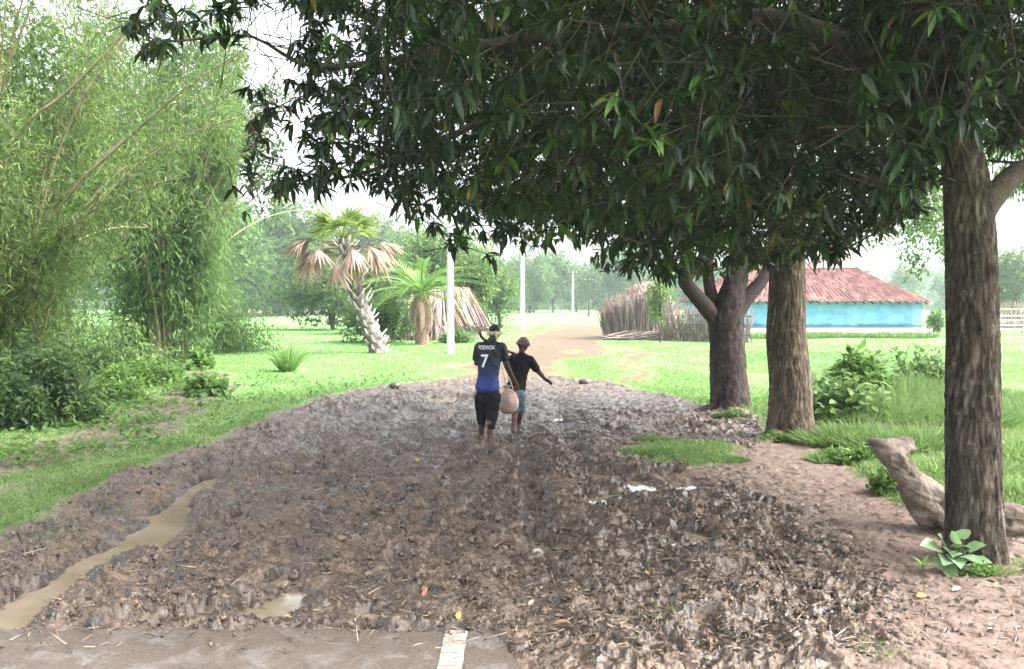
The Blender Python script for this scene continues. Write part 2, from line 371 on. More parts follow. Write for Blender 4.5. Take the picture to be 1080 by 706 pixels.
def ground(X, Y, fine=True):
    """height and cover of the ground, worked out in cache-sized pieces"""
    X = fl(X); Y = fl(Y); sh_ = X.shape; x = X.ravel(); y = Y.ravel()
    r = [_ground(x[i:i+20000], y[i:i+20000], fine) for i in range(0, len(x), 20000)]
    return [np.concatenate(q).reshape(sh_) for q in zip(*r)]
def _ground(X, Y, fine=True):
    jx = X + .10*fbm(X*2.3, Y*2.3, 5, 3); jy = Y + .16*fbm(X*2.1, Y*2.1, 9, 3)
    far = sstep(10, 30, Y)
    sm = sdist(jx, jy, MUD_P); sd = sdist(jx, jy, DIRT_P)
    mud = sstep(-.12, .14, sm)
    patch = sstep(-.15, .1, sdist(jx, jy, PATCH_P)+.15*vnoise(X*7, Y*7, 3))
    mud = mud*(1-.95*patch)
    dirt = sstep(-.15, .2, sd+.25*fbm(X*1.5, Y*1.5, 31, 3))
    mud = mud*(1-dirt*.75)
    wob = far*1.2
    tx = X + (.15+wob)*fbm(X*.6, Y*.35, 41, 3); ty = Y+(.2+wob*2)*fbm(X*.5, Y*.3, 43, 3)
    track = np.maximum.reduce([sstep(-.5, .5, sdist(tx, ty, q)) for q in (TRACK_P, TRACK2_P, TRACK3_P)])
    track = np.maximum(track*.9, .8*sstep(-8, 8, sdist(X+6*vnoise(X*.08, Y*.05, 77), Y, STRIP_P)))
    brown = sstep(-.4, .4, sdist(jx, jy, BROWN_P)+.7*fbm(X*1.2, Y*1.2, 61, 3))
    earth = np.maximum(np.maximum(dirt, track*(1-mud)), brown*.85*(1-mud))
    grass = np.clip(1-mud-earth, 0, 1)
    road = sstep(-.07, .03, sdist(X, Y, ROAD_P)+.07*fbm(X*5, Y*7, 161, 3))
    # heights
    h = .05*fbm(X*.35, Y*.35, 71, 3)*(1-mud*.6)*sstep(3, 9, Y)
    bank = np.exp(-(sm/.22)**2)
    h = h + bank*(.035+.03*vnoise(X*1.7, Y*1.7, 81))*(Y > 4.9)*(1-dirt)
    h = h + (1-mud)*(1-dirt)*.03
    cut = np.zeros_like(X)
    for line, wd, dp in RUTS:
        d = ldist(X+.17*fbm(X*1.9, Y*1.9, 15, 4), Y+.2*fbm(X*1.9, Y*1.9, 19, 4), line)
        wq = wd*(1+.4*vnoise(X*1.1+wd*50, Y*1.1, 21)); cut = np.maximum(cut, dp*np.exp(-(d/wq)**2)*(1 if dp > .15 else .65+.6*vnoise(X*1.3, Y*1.3, 25))); h = h + .25*dp*np.exp(-((d-wd*1.9)/(wd*.8))**2)*mud
    for a, b_, r, dp in PITS:
        c = G(a, b_); el = 2.0 if b_ > 500 else 1.4
        d = np.hypot((jx+.06*fbm(X*9, Y*9, 12, 2)-c.x), (jy+.09*fbm(X*8, Y*8, 14, 2)-c.y)/el*1.15); cut = np.maximum(cut, dp*np.exp(-(d/r)**4))
    h = h - cut*np.maximum(mud, .3)
    wet = np.clip(cut/.06, 0, 1)
    wet = np.maximum(wet, sstep(.1, .5, fbm(X*.9, Y*.6, 91, 3))*.8)*mud
    if fine:
        rough = mud*(1-.88*sstep(.05, .11, cut))*(1-road)*(.68+.32*sstep(-.35, .25, fbm(X*.9, Y*.8, 141, 3)))
        wx = X+.05*vnoise(X*9, Y*9, 1)+.03*vnoise(X*23, Y*23, 2); wy = Y+.05*vnoise(X*9+5, Y*9, 3)+.03*vnoise(X*23+5, Y*23, 4)
        wx = X+.07*fbm(X*6, Y*6, 1, 2)+.03*vnoise(X*19, Y*19, 2); wy = Y+.07*fbm(X*6+5, Y*6, 3, 2)+.03*vnoise(X*19+5, Y*19, 4)
        tot = .055*fbm(X*1.7, Y*1.3, 101, 3) + .085*(.75-2.2*np.abs(fbm((X*.80+Y*.60)*.5, (Y*.80-X*.60)*2.6, 107, 3)))*sstep(9, -3, X*1.6+Y*.5)
        for sc_, amp, sd_ in ((3.6, .060, 201), (8.5, .048, 211), (19, .028, 221), (41, .014, 231)):
            r_ = 1-np.abs(vnoise(wx*sc_, wy*sc_*1.1, sd_))*1.9; m_ = .35+.65*sstep(-.5, .5, vnoise(X*sc_*.35+9, Y*sc_*.35, sd_+5))
            tot = tot + amp*m_*(r_*np.abs(r_)-.10)
        f1, f2, cid = worley(wx/.13, wy/.12, 241)
        tot = tot + .034*(cid > .5)*np.sqrt(np.clip(1-(f1*1.3)**2, 0, 1))*(.5+vnoise(X*28, Y*28, 243)*.6)
        f1, f2, cid = worley(wx/.34+7, wy/.34, 301)
        tot = tot - .045*(cid > .62)*np.exp(-(f1/.25)**4)                      # hoof and foot prints
        tot = tot + .010*fbm(X*34, Y*34, 401, 3)
        h = h + tot*rough*(1-.35*dirt) + dirt*(1-mud)*(.010*fbm(X*5, Y*5, 111, 4)+.006*fbm(X*30, Y*30, 117, 2))
        f1, f2, cid = worley(wx/.09, wy/.09, 231)
        h = h + (dirt*.014+brown*.02*(1-mud)+mud*dirt*.02)*np.sqrt(np.clip(1-f1**2, 0, 1))*(cid > .5)
        h = h + grass*.012*fbm(X*8, Y*8, 121, 3)*(1-far)
    h = h*(1-road) - .035*road
    return h, mud, grass, earth, wet, road
def H(x, y):
    return float(ground(fl([x]), fl([y]))[0][0])
def Hs(x, y): return ground(fl(x), fl(y), False)[0]
def GP(px, py):
    p = G(px, py); p.z = H(p.x, p.y); return p

ts = np.concatenate([[-2.6, -2.0, -1.6, -1.3, -1.1, -.95, -.85], np.linspace(-.78, .78, 1050), [.85, .95, 1.1, 1.3, 1.6, 2.0, 2.6]])
ys = [3.55]
while ys[-1] < 27: ys.append(ys[-1]*1.0022)
while ys[-1] < 760: ys.append(ys[-1]*1.018)
ys = np.concatenate([[-60, -35, -20, -10, -5, -2, 0, 1.5, 2.6, 3.2], ys])
wy_ = np.where(ys > 3.55, ys, 3.55+np.abs(ys-3.55))
XX = ts[None, :]*wy_[:, None]; YY = np.repeat(ys[:, None], len(ts), 1)
hh, mud, grs, ear, wet, road = ground(XX, YY)
g = Geo(); nr, nc = XX.shape
ii = np.arange(nr-1)[:, None]*nc; jj = np.arange(nc-1)[None, :]
g.add(np.stack([XX, YY, hh], -1).reshape(-1, 3), np.stack([ii+jj, ii+jj+1, ii+nc+jj+1, ii+nc+jj], -1).reshape(-1, 4), tint=.5)
m, nt, b = base_mat('ground')
z = attr(nt, 'zone'); sep = nt.nodes.new('ShaderNodeSeparateColor'); nt.links.new(z.outputs['Color'], sep.inputs[0])
v = objco(nt)
n_f = noise_node(nt, v, 45, 6, .7); n_m = noise_node(nt, v, 5, 5, .65); n_l = noise_node(nt, v, .35, 5, .6); n_x = noise_node(nt, v, 170, 3, .6)
fm = math_n(nt, 'ADD', math_n(nt, 'MULTIPLY', n_f.outputs['Fac'], .5), math_n(nt, 'MULTIPLY', n_m.outputs['Fac'], .5))
mudc = ramp(nt, fm, [(.41, (.017, .011, .007)), (.51, (.084, .056, .037)), (.61, (.195, .138, .098))])
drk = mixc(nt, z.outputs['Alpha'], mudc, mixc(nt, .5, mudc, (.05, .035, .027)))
earc = ramp(nt, fm, [(.36, (.095, .066, .052)), (.5, (.155, .115, .095)), (.66, (.22, .172, .148))])
gf = math_n(nt, 'ADD', math_n(nt, 'MULTIPLY', n_l.outputs['Fac'], .65), math_n(nt, 'MULTIPLY', n_f.outputs['Fac'], .35))
soilg = ramp(nt, n_f.outputs['Fac'], [(.42, (.10, .085, .05)), (.52, (.13, .21, .07))])
grc = ramp(nt, gf, [(.32, (.085, .17, .06)), (.48, (.12, .245, .08)), (.6, (.165, .295, .11)), (.72, (.23, .27, .15))])
cd_ = nt.nodes.new('ShaderNodeSeparateXYZ'); nt.links.new(v, cd_.inputs[0]); mr_ = nt.nodes.new('ShaderNodeMapRange'); mr_.inputs[1].default_value = 10; mr_.inputs[2].default_value = 24; nt.links.new(cd_.outputs['Y'], mr_.inputs[0])
fars = ramp(nt, fm, [(.36, (.080, .044, .038)), (.6, (.135, .084, .074))])   # pinkish soil further out, its colour darkened to offset the sun there
c = mixc(nt, sep.outputs[0], mixc(nt, mr_.outputs[0], earc, fars), drk); # thin verge turf by the track, closed sward further out
c = mixc(nt, sep.outputs[1], c, mixc(nt, mr_.outputs[0], soilg, grc))
nt.links.new(c, b.inputs['Base Color'])
rg = ramp(nt, n_m.outputs['Fac'], [(.42, (.20,)*3), (.56, (.75,)*3)])
rg2 = mixc(nt, z.outputs['Alpha'], rg, (.36, .36, .36))
rgh = mixc(nt, sep.outputs[0], (.9, .9, .9), rg2)
nt.links.new(rgh, b.inputs['Roughness'])
sp = math_n(nt, 'MULTIPLY', sep.outputs[0], .6); nt.links.new(math_n(nt, 'ADD', sp, .1), b.inputs['Specular IOR Level'])
bh = math_n(nt, 'ADD', math_n(nt, 'MULTIPLY', n_f.outputs['Fac'], .6), math_n(nt, 'MULTIPLY', n_x.outputs['Fac'], .4))
bump(nt, b, bh, .55, .012)
M['ground'] = m
go = g.build('ground', m); tag(go, kind='structure')
at = go.data.color_attributes.new('zone', 'FLOAT_COLOR', 'POINT')
at.data.foreach_set('color', np.stack([np.maximum(mud, .9*ear*(XX < -1.5)*(YY < 26)), grs, ear, np.maximum(wet, np.maximum(.85*ear*(XX < -1.5)*(YY < 26), .75*mud*sstep(8.5, 12, YY)))], -1).astype(np.float32).ravel())  # alpha also darkens the far mud's colour to offset the direct sun

# water standing in the ruts: one level sheet, the ground rises through it
m, nt, b = base_mat('muddy_water')
nn = noise_node(nt, objco(nt), 3, 4, .5)
nt.links.new(ramp(nt, nn.outputs['Fac'], [(.35, (.20, .155, .105)), (.65, (.26, .21, .15))]), b.inputs['Base Color'])
b.inputs['Roughness'].default_value = .03; b.inputs['IOR'].default_value = 1.33
n2 = noise_node(nt, objco(nt), 30, 2, .5); bump(nt, b, n2.outputs['Fac'], .05, .004)
M['water'] = m
wx = np.linspace(-7, 6, 14); wyv = np.linspace(5.15, 19.5, 15); g = Geo()
WX, WY = np.meshgrid(wx, wyv); n_ = len(wx)
i_ = np.arange(len(wyv)-1)[:, None]*n_; j_ = np.arange(n_-1)[None, :]
cen = np.stack([i_+j_, i_+j_+1, i_+n_+j_+1, i_+n_+j_], -1).reshape(-1, 4)
keep = []
for q in cen:
    x_ = WX.ravel()[q].mean(); y_ = WY.ravel()[q].mean()
    if sdist(fl([x_]), fl([y_]), MUD_P)[0] > -.7: keep.append(q)
g.add(np.stack([WX.ravel(), WY.ravel(), np.full(WX.size, WATER_Z)], -1), keep)
wo = g.build('puddle_water', M['water'], smooth=False); tag(wo, kind='structure')

# the concrete road the photographer stands on, and its painted line
m, nt, b = base_mat('muddy_concrete')
v = objco(nt); a1 = noise_node(nt, v, 4, 6, .7, .6); a2 = noise_node(nt, v, 60, 5, .7)
conc = ramp(nt, a2.outputs['Fac'], [(.35, (.10, .09, .082)), (.65, (.20, .18, .165))])
mudf = ramp(nt, a2.outputs['Fac'], [(.35, (.055, .04, .03)), (.65, (.13, .098, .075))])
mask = ramp(nt, a1.outputs['Fac'], [(.34, (0, 0, 0)), (.50, (1, 1, 1))])
nt.links.new(mixc(nt, mask, conc, mudf), b.inputs['Base Color']); b.inputs['Roughness'].default_value = .55
bump(nt, b, math_n(nt, 'ADD', a2.outputs['Fac'], a1.outputs['Fac']), .6, .012); M['road'] = m
rp = ROAD_P
def grid_in_poly(poly, x0, x1, y0, y1, step):
    xs = np.arange(x0, x1, step); ys_ = np.arange(y0, y1, step); A, B = np.meshgrid(xs, ys_)
    return A, B
top_y = G(300, 664).y
rp = [(-12, -6), (-12, top_y+.02)]
edge = [tuple(G(a, b_)[:2]) for a, b_ in ((-300, 663), (100, 664), (300, 663), (518, 663), (530, 676), (541, 692), (552, 715))]
nx_ = 240
xs = np.linspace(-12, G(518, 663).x, nx_)
g = Geo()
ytop = top_y+.022*fbm(xs*11, xs*0, 5, 4)+.035*vnoise(xs*2.2, xs*0, 6)
rows = np.linspace(0, 1, 60)
# the right end curves away towards the camera
xe = fl([p[0] for p in edge[3:]]+[edge[-1][0]+.35]); ye = fl([p[1] for p in edge[3:]]+[-6])
yb = np.linspace(0, 1, 60)[:, None]**1.6
Yg = ytop[None, :]*(1-yb)+(-6)*yb
right = np.interp(-Yg[:, -1], -ye, xe)
Xg = xs[None, :]*np.ones((60, 1)); Xg = -12+(xs[None, :]+12)/(xs[-1]+12)*(right[:, None]+12)
Zg = .004+.010*fbm(Xg*2.3, Yg*2.3, 55, 4)+.004*fbm(Xg*17, Yg*17, 56, 3)
i_ = np.arange(59)[:, None]*nx_; j_ = np.arange(nx_-1)[None, :]
g.add(np.stack([Xg, Yg, Zg], -1).reshape(-1, 3), np.stack([i_+j_, i_+nx_+j_, i_+nx_+j_+1, i_+j_+1], -1).reshape(-1, 4))
# the slab's edge
ed = np.vstack([np.stack([Xg[0], Yg[0], Zg[0]], -1), np.stack([Xg[1:, -1], Yg[1:, -1], Zg[1:, -1]], -1)])
lo = ed.copy(); lo[:, 2] = -.14; lo[:nx_, 1] += .01; k = len(ed); a_ = np.arange(k-1)
g.add(np.vstack([ed, lo]), np.stack([a_, a_+1, a_+k+1, a_+k], -1))
ro = g.build('road', M['road']); tag(ro, kind='structure')
m, nt, b = base_mat('worn_white_paint')
v = objco(nt); a1 = noise_node(nt, v, 24, 5, .75); a2 = noise_node(nt, v, 60, 4, .7)
mp = nt.nodes.new('ShaderNodeMapping'); mp.inputs['Scale'].default_value = (3, 26, 1); nt.links.new(v, mp.inputs[0]); a3 = noise_node(nt, mp.outputs[0], 1.6, 4, .7)
ff = math_n(nt, 'ADD', math_n(nt, 'MULTIPLY', a1.outputs['Fac'], .45), math_n(nt, 'MULTIPLY', a3.outputs['Fac'], .55))
nt.links.new(ramp(nt, ff, [(.44, (.16, .12, .09)), (.53, (.40, .34, .29)), (.64, (.72, .68, .62))]), b.inputs['Base Color'])
b.inputs['Roughness'].default_value = .6; bump(nt, b, a2.outputs['Fac'], .4, .006); M['paint'] = m
g = Geo(); xa, xb = G(466, 684).x, G(490.5, 684).x
yy = np.linspace(top_y-.03, 0.6, 160); xx = np.linspace(0, 1, 9)
A = xa+(xb-xa)*xx[None, :]+.004*vnoise(yy*40, yy*0, 3)[:, None]; B = yy[:, None]*np.ones((1, 9))
Z = .009+.010*fbm(A*2.3, B*2.3, 55, 4)+.004*fbm(A*17, B*17, 56, 3)
i_ = np.arange(159)[:, None]*9; j_ = np.arange(8)[None, :]
g.add(np.stack([A, B, Z], -1).reshape(-1, 3), np.stack([i_+j_, i_+9+j_, i_+10+j_, i_+j_+1], -1).reshape(-1, 4))
tag(g.build('road_marking', M['paint']), kind='structure')

# ------------------------------------------------------------------ loose stuff on the mud
def ico(sub=1):
    bm = bmesh.new(); bmesh.ops.create_icosphere(bm, subdivisions=sub, radius=1)
    v = fl([q.co[:] for q in bm.verts]); f = [[w.index for w in q.verts] for q in bm.faces]; bm.free(); return v, np.asarray(f)
IV, IF = ico(1); IV2, IF2 = ico(2)
def scatter_pts(n, y0, y1, spread=.68, power=1.0, test=None):
    """more points near, fewer far"""
    u = rng.random(n); Y = (y0**-power*(1-u)+y1**-power*u)**(-1/power)
    X = (rng.random(n)*2-1)*spread*Y
    return X, Y
X, Y = scatter_pts(60000, 4.7, 20)
h_, mu, gr, ea, we, rd = ground(X, Y, False)
k = (rng.random(len(X)) < np.maximum(mu, rd)*(1-rd*(.90-.45*(Y > 4.95)))*(.25+.75*(fbm(X*1.3, Y*1.3, 501, 3) > -.1))) | ((ea > .5) & (rng.random(len(X)) < .04))
X, Y, rd = X[k][:9000], Y[k][:9000], rd[k][:9000]; h_ = ground(X, Y)[0]; N = len(X)
s = .004+.009*rng.random(N)**2+.018*rng.random(N)**9; s = s*(1-.45*rd)
g = Geo()
proto = IV2*(1+.9*np.stack([fbm(IV2[:, 0]*1.6+9*k_, IV2[:, 1]*1.6+IV2[:, 2]*1.9+5*k_, 31+k_, 4) for k_ in range(8)])[:, :, None])
pv = proto[rng.integers(0, 8, N)]*(s[:, None, None]*fl([1.2, 1, .75]))
pv = np.einsum('nij,nkj->nki', rand_rot(N), pv)
zz = np.where(rd > .5, .012, h_)+s*.25
V = pv+np.stack([X, Y, zz], -1)[:, None, :]
g.add(V.reshape(-1, 3), None, (IF2[None]+(np.arange(N)*len(IV2))[:, None, None]).reshape(-1, 3), np.repeat(rng.random(N), len(IV2)))
m, nt, b = base_mat('mud_clod')
a = attr(nt, 'tint'); n1 = noise_node(nt, objco(nt), 40, 4, .6)
f = math_n(nt, 'ADD', math_n(nt, 'MULTIPLY', a.outputs['Fac'], .5), math_n(nt, 'MULTIPLY', n1.outputs['Fac'], .5))
nt.links.new(ramp(nt, f, [(.25, (.035, .024, .018)), (.5, (.095, .066, .048)), (.8, (.20, .145, .105))]), b.inputs['Base Color'])
nt.links.new(ramp(nt, a.outputs['Fac'], [(0, (.2,)*3), (1, (.6,)*3)]), b.inputs['Roughness']); b.inputs['Specular IOR Level'].default_value = .6
bump(nt, b, n1.outputs['Fac'], .6, .01); M['clod'] = m
tag(g.build('mud_clods', m, smooth=False), 'small wet clods of churned mud strewn over the track', 'mud', kind='stuff')

# trampled straw and leaf litter
X, Y = scatter_pts(50000, 4.6, 17)
h_, mu, gr, ea, we, rd = ground(X, Y, False)
rightish = sstep(-1.5, 2.5, X)
k = rng.random(len(X)) < (mu*(.10+.58*rightish**2)+ea*np.where(X > 0, .10, .95))*(1-.8*rd)
X, Y, rd = X[k][:15000], Y[k][:15000], rd[k][:15000]; h_ = ground(X, Y)[0]; N = len(X)
d = rand_unit(N); d[:, 2] = d[:, 2]*.3+.05; up = rand_unit(N)*.55+fl([0, 0, 1])
o = np.stack([X, Y, np.where(rd > .5, .016, h_)+.004], -1); g = Geo()
L = .025+.065*rng.random(N)**1.8; tn = rng.random(N)**1.6
leaves(g, o-norm(d)*L[:, None]*.5, d, up, L, L*(.12+.16*rng.random(N)), tn, LEAF)
M['litter'] = tinted('leaf_litter', [(0, (.03, .021, .017)), (.6, (.065, .046, .036)), (.88, (.15, .11, .085)), (.97, (.28, .21, .16)), (1, (.42, .22, .06))], .42, spec=.5)
tag(g.build('leaf_litter', M['litter']), 'dark wet leaf litter trodden into the mud', 'leaf litter', kind='stuff')
X, Y = scatter_pts(26000, 4.7, 14)
h_, mu, gr, ea, we, rd = ground(X, Y, False)
k = rng.random(len(X)) < (mu*.8+ea*.15)*(1-.85*rd)
X, Y, rd = X[k][:14000], Y[k][:14000], rd[k][:14000]; h_ = ground(X, Y)[0]; N = len(X)
d = rand_unit(N); d[:, 2] = d[:, 2]*.22; g = Geo()
o = np.stack([X, Y, np.where(rd > .5, .016, h_)+.008], -1); L = .04+.13*rng.random(N)**2
leaves(g, o, d, rand_unit(N)+fl([0, 0, 1]), L, .003+.004*rng.random(N), rng.random(N)**1.2, BLADE)
M['straw'] = tinted('straw', [(0, (.06, .045, .035)), (.6, (.15, .115, .085)), (1, (.36, .29, .21))], .6)
tag(g.build('straw_litter', M['straw']), 'broken straw and twigs trampled into the mud', 'straw', kind='stuff')

# ------------------------------------------------------------------ grass
def grass(name, X, Y, hgt, wid, label, tmul=1.0, lean=.35, nper=1, mat='grass', z=None, toff=0.0):
    h_ = ground(X, Y)[0] if z is None else z; N = len(X)
    d = rng.normal(size=(N, 3))*lean; d[:, 2] = 1
    bend = rng.normal(size=(N, 3))*.3; bend[:, 2] = -.12
    up = rand_unit(N); up[:, 2] *= .2; g = Geo()
    leaves(g, np.stack([X, Y, h_-.01], -1), d, up, hgt, wid, np.clip(toff+rng.random(N)*tmul, 0, 1), BLADE, bend)
    o = g.build(name, M[mat]); return tag(o, label, 'grass', kind='stuff')
X, Y = scatter_pts(560000, 4.9, 17, .75)
h_, mu, gr, ea, we, rd = ground(X, Y, False)
cl = sstep(-.25, .35, fbm(X*2.2, Y*2.2, 601, 3))
k = rng.random(len(X)) < np.where(X < 1.6, (gr**2)*(.35+.65*cl)+.22*ea*sstep(.0, .5, fbm(X*1.7, Y*1.7, 609, 3)), gr**2*.9)*(rd < .1)
X, Y = X[k], Y[k]; N = len(X)
grass('verge_grass', X, Y, .025+.06*rng.random(N)+.05*(X > 2), .004+.0006*Y, 'short bright green grass on the verges beside the mud')
# the field
X, Y = scatter_pts(260000, 16, 75, .72, .6)
h_, mu, gr, ea, we, rd = ground(X, Y, False)
cl = sstep(-.5, .3, fbm(X*.5, Y*.25, 611, 3))
k = rng.random(len(X)) < gr**2*(.25+.75*cl); X, Y = X[k], Y[k]; N = len(X)
grass('field_grass', X, Y, (.04+.06*rng.random(N))*(1+.008*Y), .0007*Y, 'pale green grass covering the open field', tmul=.45, lean=.6, toff=.4)
# leafy ground cover and litter on the left verge
n = 30000; c0 = G(120, 440); X = c0.x+(rng.random(n)-.5)*9; Y = c0.y-3+(rng.random(n))*13-2.5
h_, mu, gr, ea, we, rd = ground(X, Y, False); dn = fbm(X*1.3, Y*1.3, 651, 3)
k = (rng.random(n) < (ea+.25*gr)*(1-mu)*sstep(-.2, .35, dn)) & (X < -1.6)
X, Y = X[k], Y[k]; h_ = ground(X, Y)[0]; N = len(X); g = Geo(); d = rand_unit(N); d[:, 2] = .2+.3*rng.random(N); L = .05+.07*rng.random(N)
leaves(g, np.stack([X, Y, h_+.01+.08*rng.random(N)], -1), d, rand_unit(N)*.5+fl([0, 0, 1]), L, L*.6, rng.random(N)*.8, HEX)
tag(g.build('verge_weeds', M['bush_leaf']), 'low leafy weeds scattered over the brown left verge', 'weeds', kind='stuff')
# little weeds sprouting in the mud on the left edge
pts = [(45, 570), (60, 585), (75, 555), (110, 545), (115, 540), (30, 580), (712, 655), (925, 690), (718, 410)]
XS, YS = [], []
for a, b_ in pts:
    c = G(a, b_); n = 160; XS.append(c.x+rng.normal(size=n)*.09); YS.append(c.y+rng.normal(size=n)*.1)
XS = np.concatenate(XS); YS = np.concatenate(YS)
grass('sprout_grass', XS, YS, .02+.04*rng.random(len(XS)), .006, 'sparse young grass sprouting out of the mud')
# rank grass on the right behind the bank
def tall_patch(cx_, cy_, rx, ry, n, hmin, hmax, wid):
    a = rng.random(n)*2*math.pi; r = np.sqrt(rng.random(n))
    return cx_+rx*r*np.cos(a), cy_+ry*r*np.sin(a), hmin+(hmax-hmin)*rng.random(n)*(1.1-r), np.full(n, wid)
def tuft(name, px, py, rx, ry, n, hmin, hmax, wid, label, cat='grass clump', group=None, mat='grass', lean=.45, toff=0.0, tmul=1.0):
    c = G(px, py); c.z = H(c.x, c.y)
    X, Y, hg, wd = tall_patch(c.x, c.y, rx, ry, n, hmin, hmax, wid)
    out = np.stack([(X-c.x)/max(rx, .01), (Y-c.y)/max(ry, .01), np.zeros(n)], -1)
    d = rng.normal(size=(n, 3))*lean*.5+out*lean; d[:, 2] = 1
    bend = out*.35+rng.normal(size=(n, 3))*.2; bend[:, 2] = -.18; up = rand_unit(n); up[:, 2] *= .2
    g = Geo(); leaves(g, np.stack([X, Y, ground(X, Y)[0]-.01], -1), d, up, hg, wd, np.clip(toff+tmul*rng.random(n), 0, 1), BLADE, bend)
    return tag(g.build(name, M[mat], origin=c), label, cat, group)
def sticks(g, A, B, r0, r1, tint=.5, sides=3):
    A = fl(A); B = fl(B); N = len(A); d = norm(B-A); r0 = np.broadcast_to(fl(r0), (N,)); r1 = np.broadcast_to(fl(r1), (N,))
    up = np.where(np.abs(d[:, 2:3]) > .9, fl([[0, 1, 0]]), fl([[0, 0, 1]])); s = norm(np.cross(d, up)); t = np.cross(s, d)
    th = np.linspace(0, 2*math.pi, sides, endpoint=False)
    c = (np.cos(th)[None, :, None]*s[:, None]+np.sin(th)[None, :, None]*t[:, None])
    V = np.concatenate([A[:, None]+c*r0[:, None, None], B[:, None]+c*r1[:, None, None]], 1)
    j = np.arange(sides); q = np.stack([j, (j+1) % sides, sides+(j+1) % sides, sides+j], -1)
    Q = (q[None]+(np.arange(N)*2*sides)[:, None, None]).reshape(-1, 4)
    g.add(V.reshape(-1, 3), Q, None, np.repeat(np.broadcast_to(fl(tint), (N,)), 2*sides))

# ------------------------------------------------------------------ the three mango trees
def bark_disp(R0, flare=.35, fz=.28, ph=0., knots=(), amp=.05, z0=0.0):
    def f(rr, th, pts):
        z = pts[:, 2][:, None]-z0; c = np.cos(th)[None, :]; s = np.sin(th)[None, :]
        k = R0*26
        n1 = fbm(c*k+.6*vnoise(z*2.5, c*2)+ph, s*k+z*4.2, 701, 5)
        n2 = fbm(c*1.6+z*.9+ph, s*1.6-z*.5, 711, 2)
        n3 = fbm(c*R0*60+z*.5, s*R0*60+z*6, 721, 2)
        out = rr*(1+amp*(-np.abs(n1)*2.6+.6)+.07*n2+.012*n3)
        lob = .55+.45*np.sin(3*th[None, :]+ph)+.3*np.sin(5*th[None, :]+ph*2)
        out = out*(1+flare*np.exp(-np.maximum(z, 0)/fz)*(.6+.6*lob))
        for kz, kt, ks, ka in knots:
            out = out+ka*np.exp(-((z-kz)/ks)**2-((np.angle(np.exp(1j*(th[None, :]-kt))))*R0/ks)**2)
        return out
    return f
# lower edge of the hanging foliage, photo pixels
OUT_X = [250, 300, 325, 345, 372, 400, 430, 465, 500, 530, 560, 590, 615, 640, 665, 700, 725, 760, 800, 830, 860, 900, 940, 965, 985, 1000, 1040, 1080, 1400]
OUT_Y = [-40, 10, 120, 185, 205, 218, 235, 268, 272, 280, 266, 250, 254, 272, 288, 300, 306, 298, 292, 270, 276, 266, 246, 216, 170, 155, 155, 165, 165]
def crown_points(n, cen, rad, tree):
    out = []
    while len(out) < n:
        p = rng.normal(size=(n*2, 3)); p = norm(p)*rng.random((n*2, 1))**(1/3.)
        p = p*fl(rad)+fl(cen)
        lump = vnoise(p[:, 0]*.9+tree*7, p[:, 1]*.9+p[:, 2]*.7, 801+tree)
        px, py, dep = proj(p)
        low = np.interp(px, OUT_X, OUT_Y)+12+14*vnoise(px/26., p[:, 1]*.8, 811)-150./dep
        ok = (lump > -.62) & (p[:, 2] > 2.2)
        vis = p[:, 1] > .5
        ok &= ~(vis & (py > low))
        ok &= ~(vis & (p[:, 1] < 5.2) & (py > -60))
        # the open sky between the bamboo and the mango crown
        ok &= ~(vis & (px < 330+10*vnoise(py/20., dep, 3)) & (py > -90))
        # light thins out towards the left edge
        ok &= (rng.random(len(p)) < np.clip((px-250)/90., .1, 1)) | (py < -100)
        if tree == 1: ok &= ~((px > 975) & (py > 60) & (rng.random(len(p)) < .75))
        out.extend(p[ok])
    return fl(out[:n])
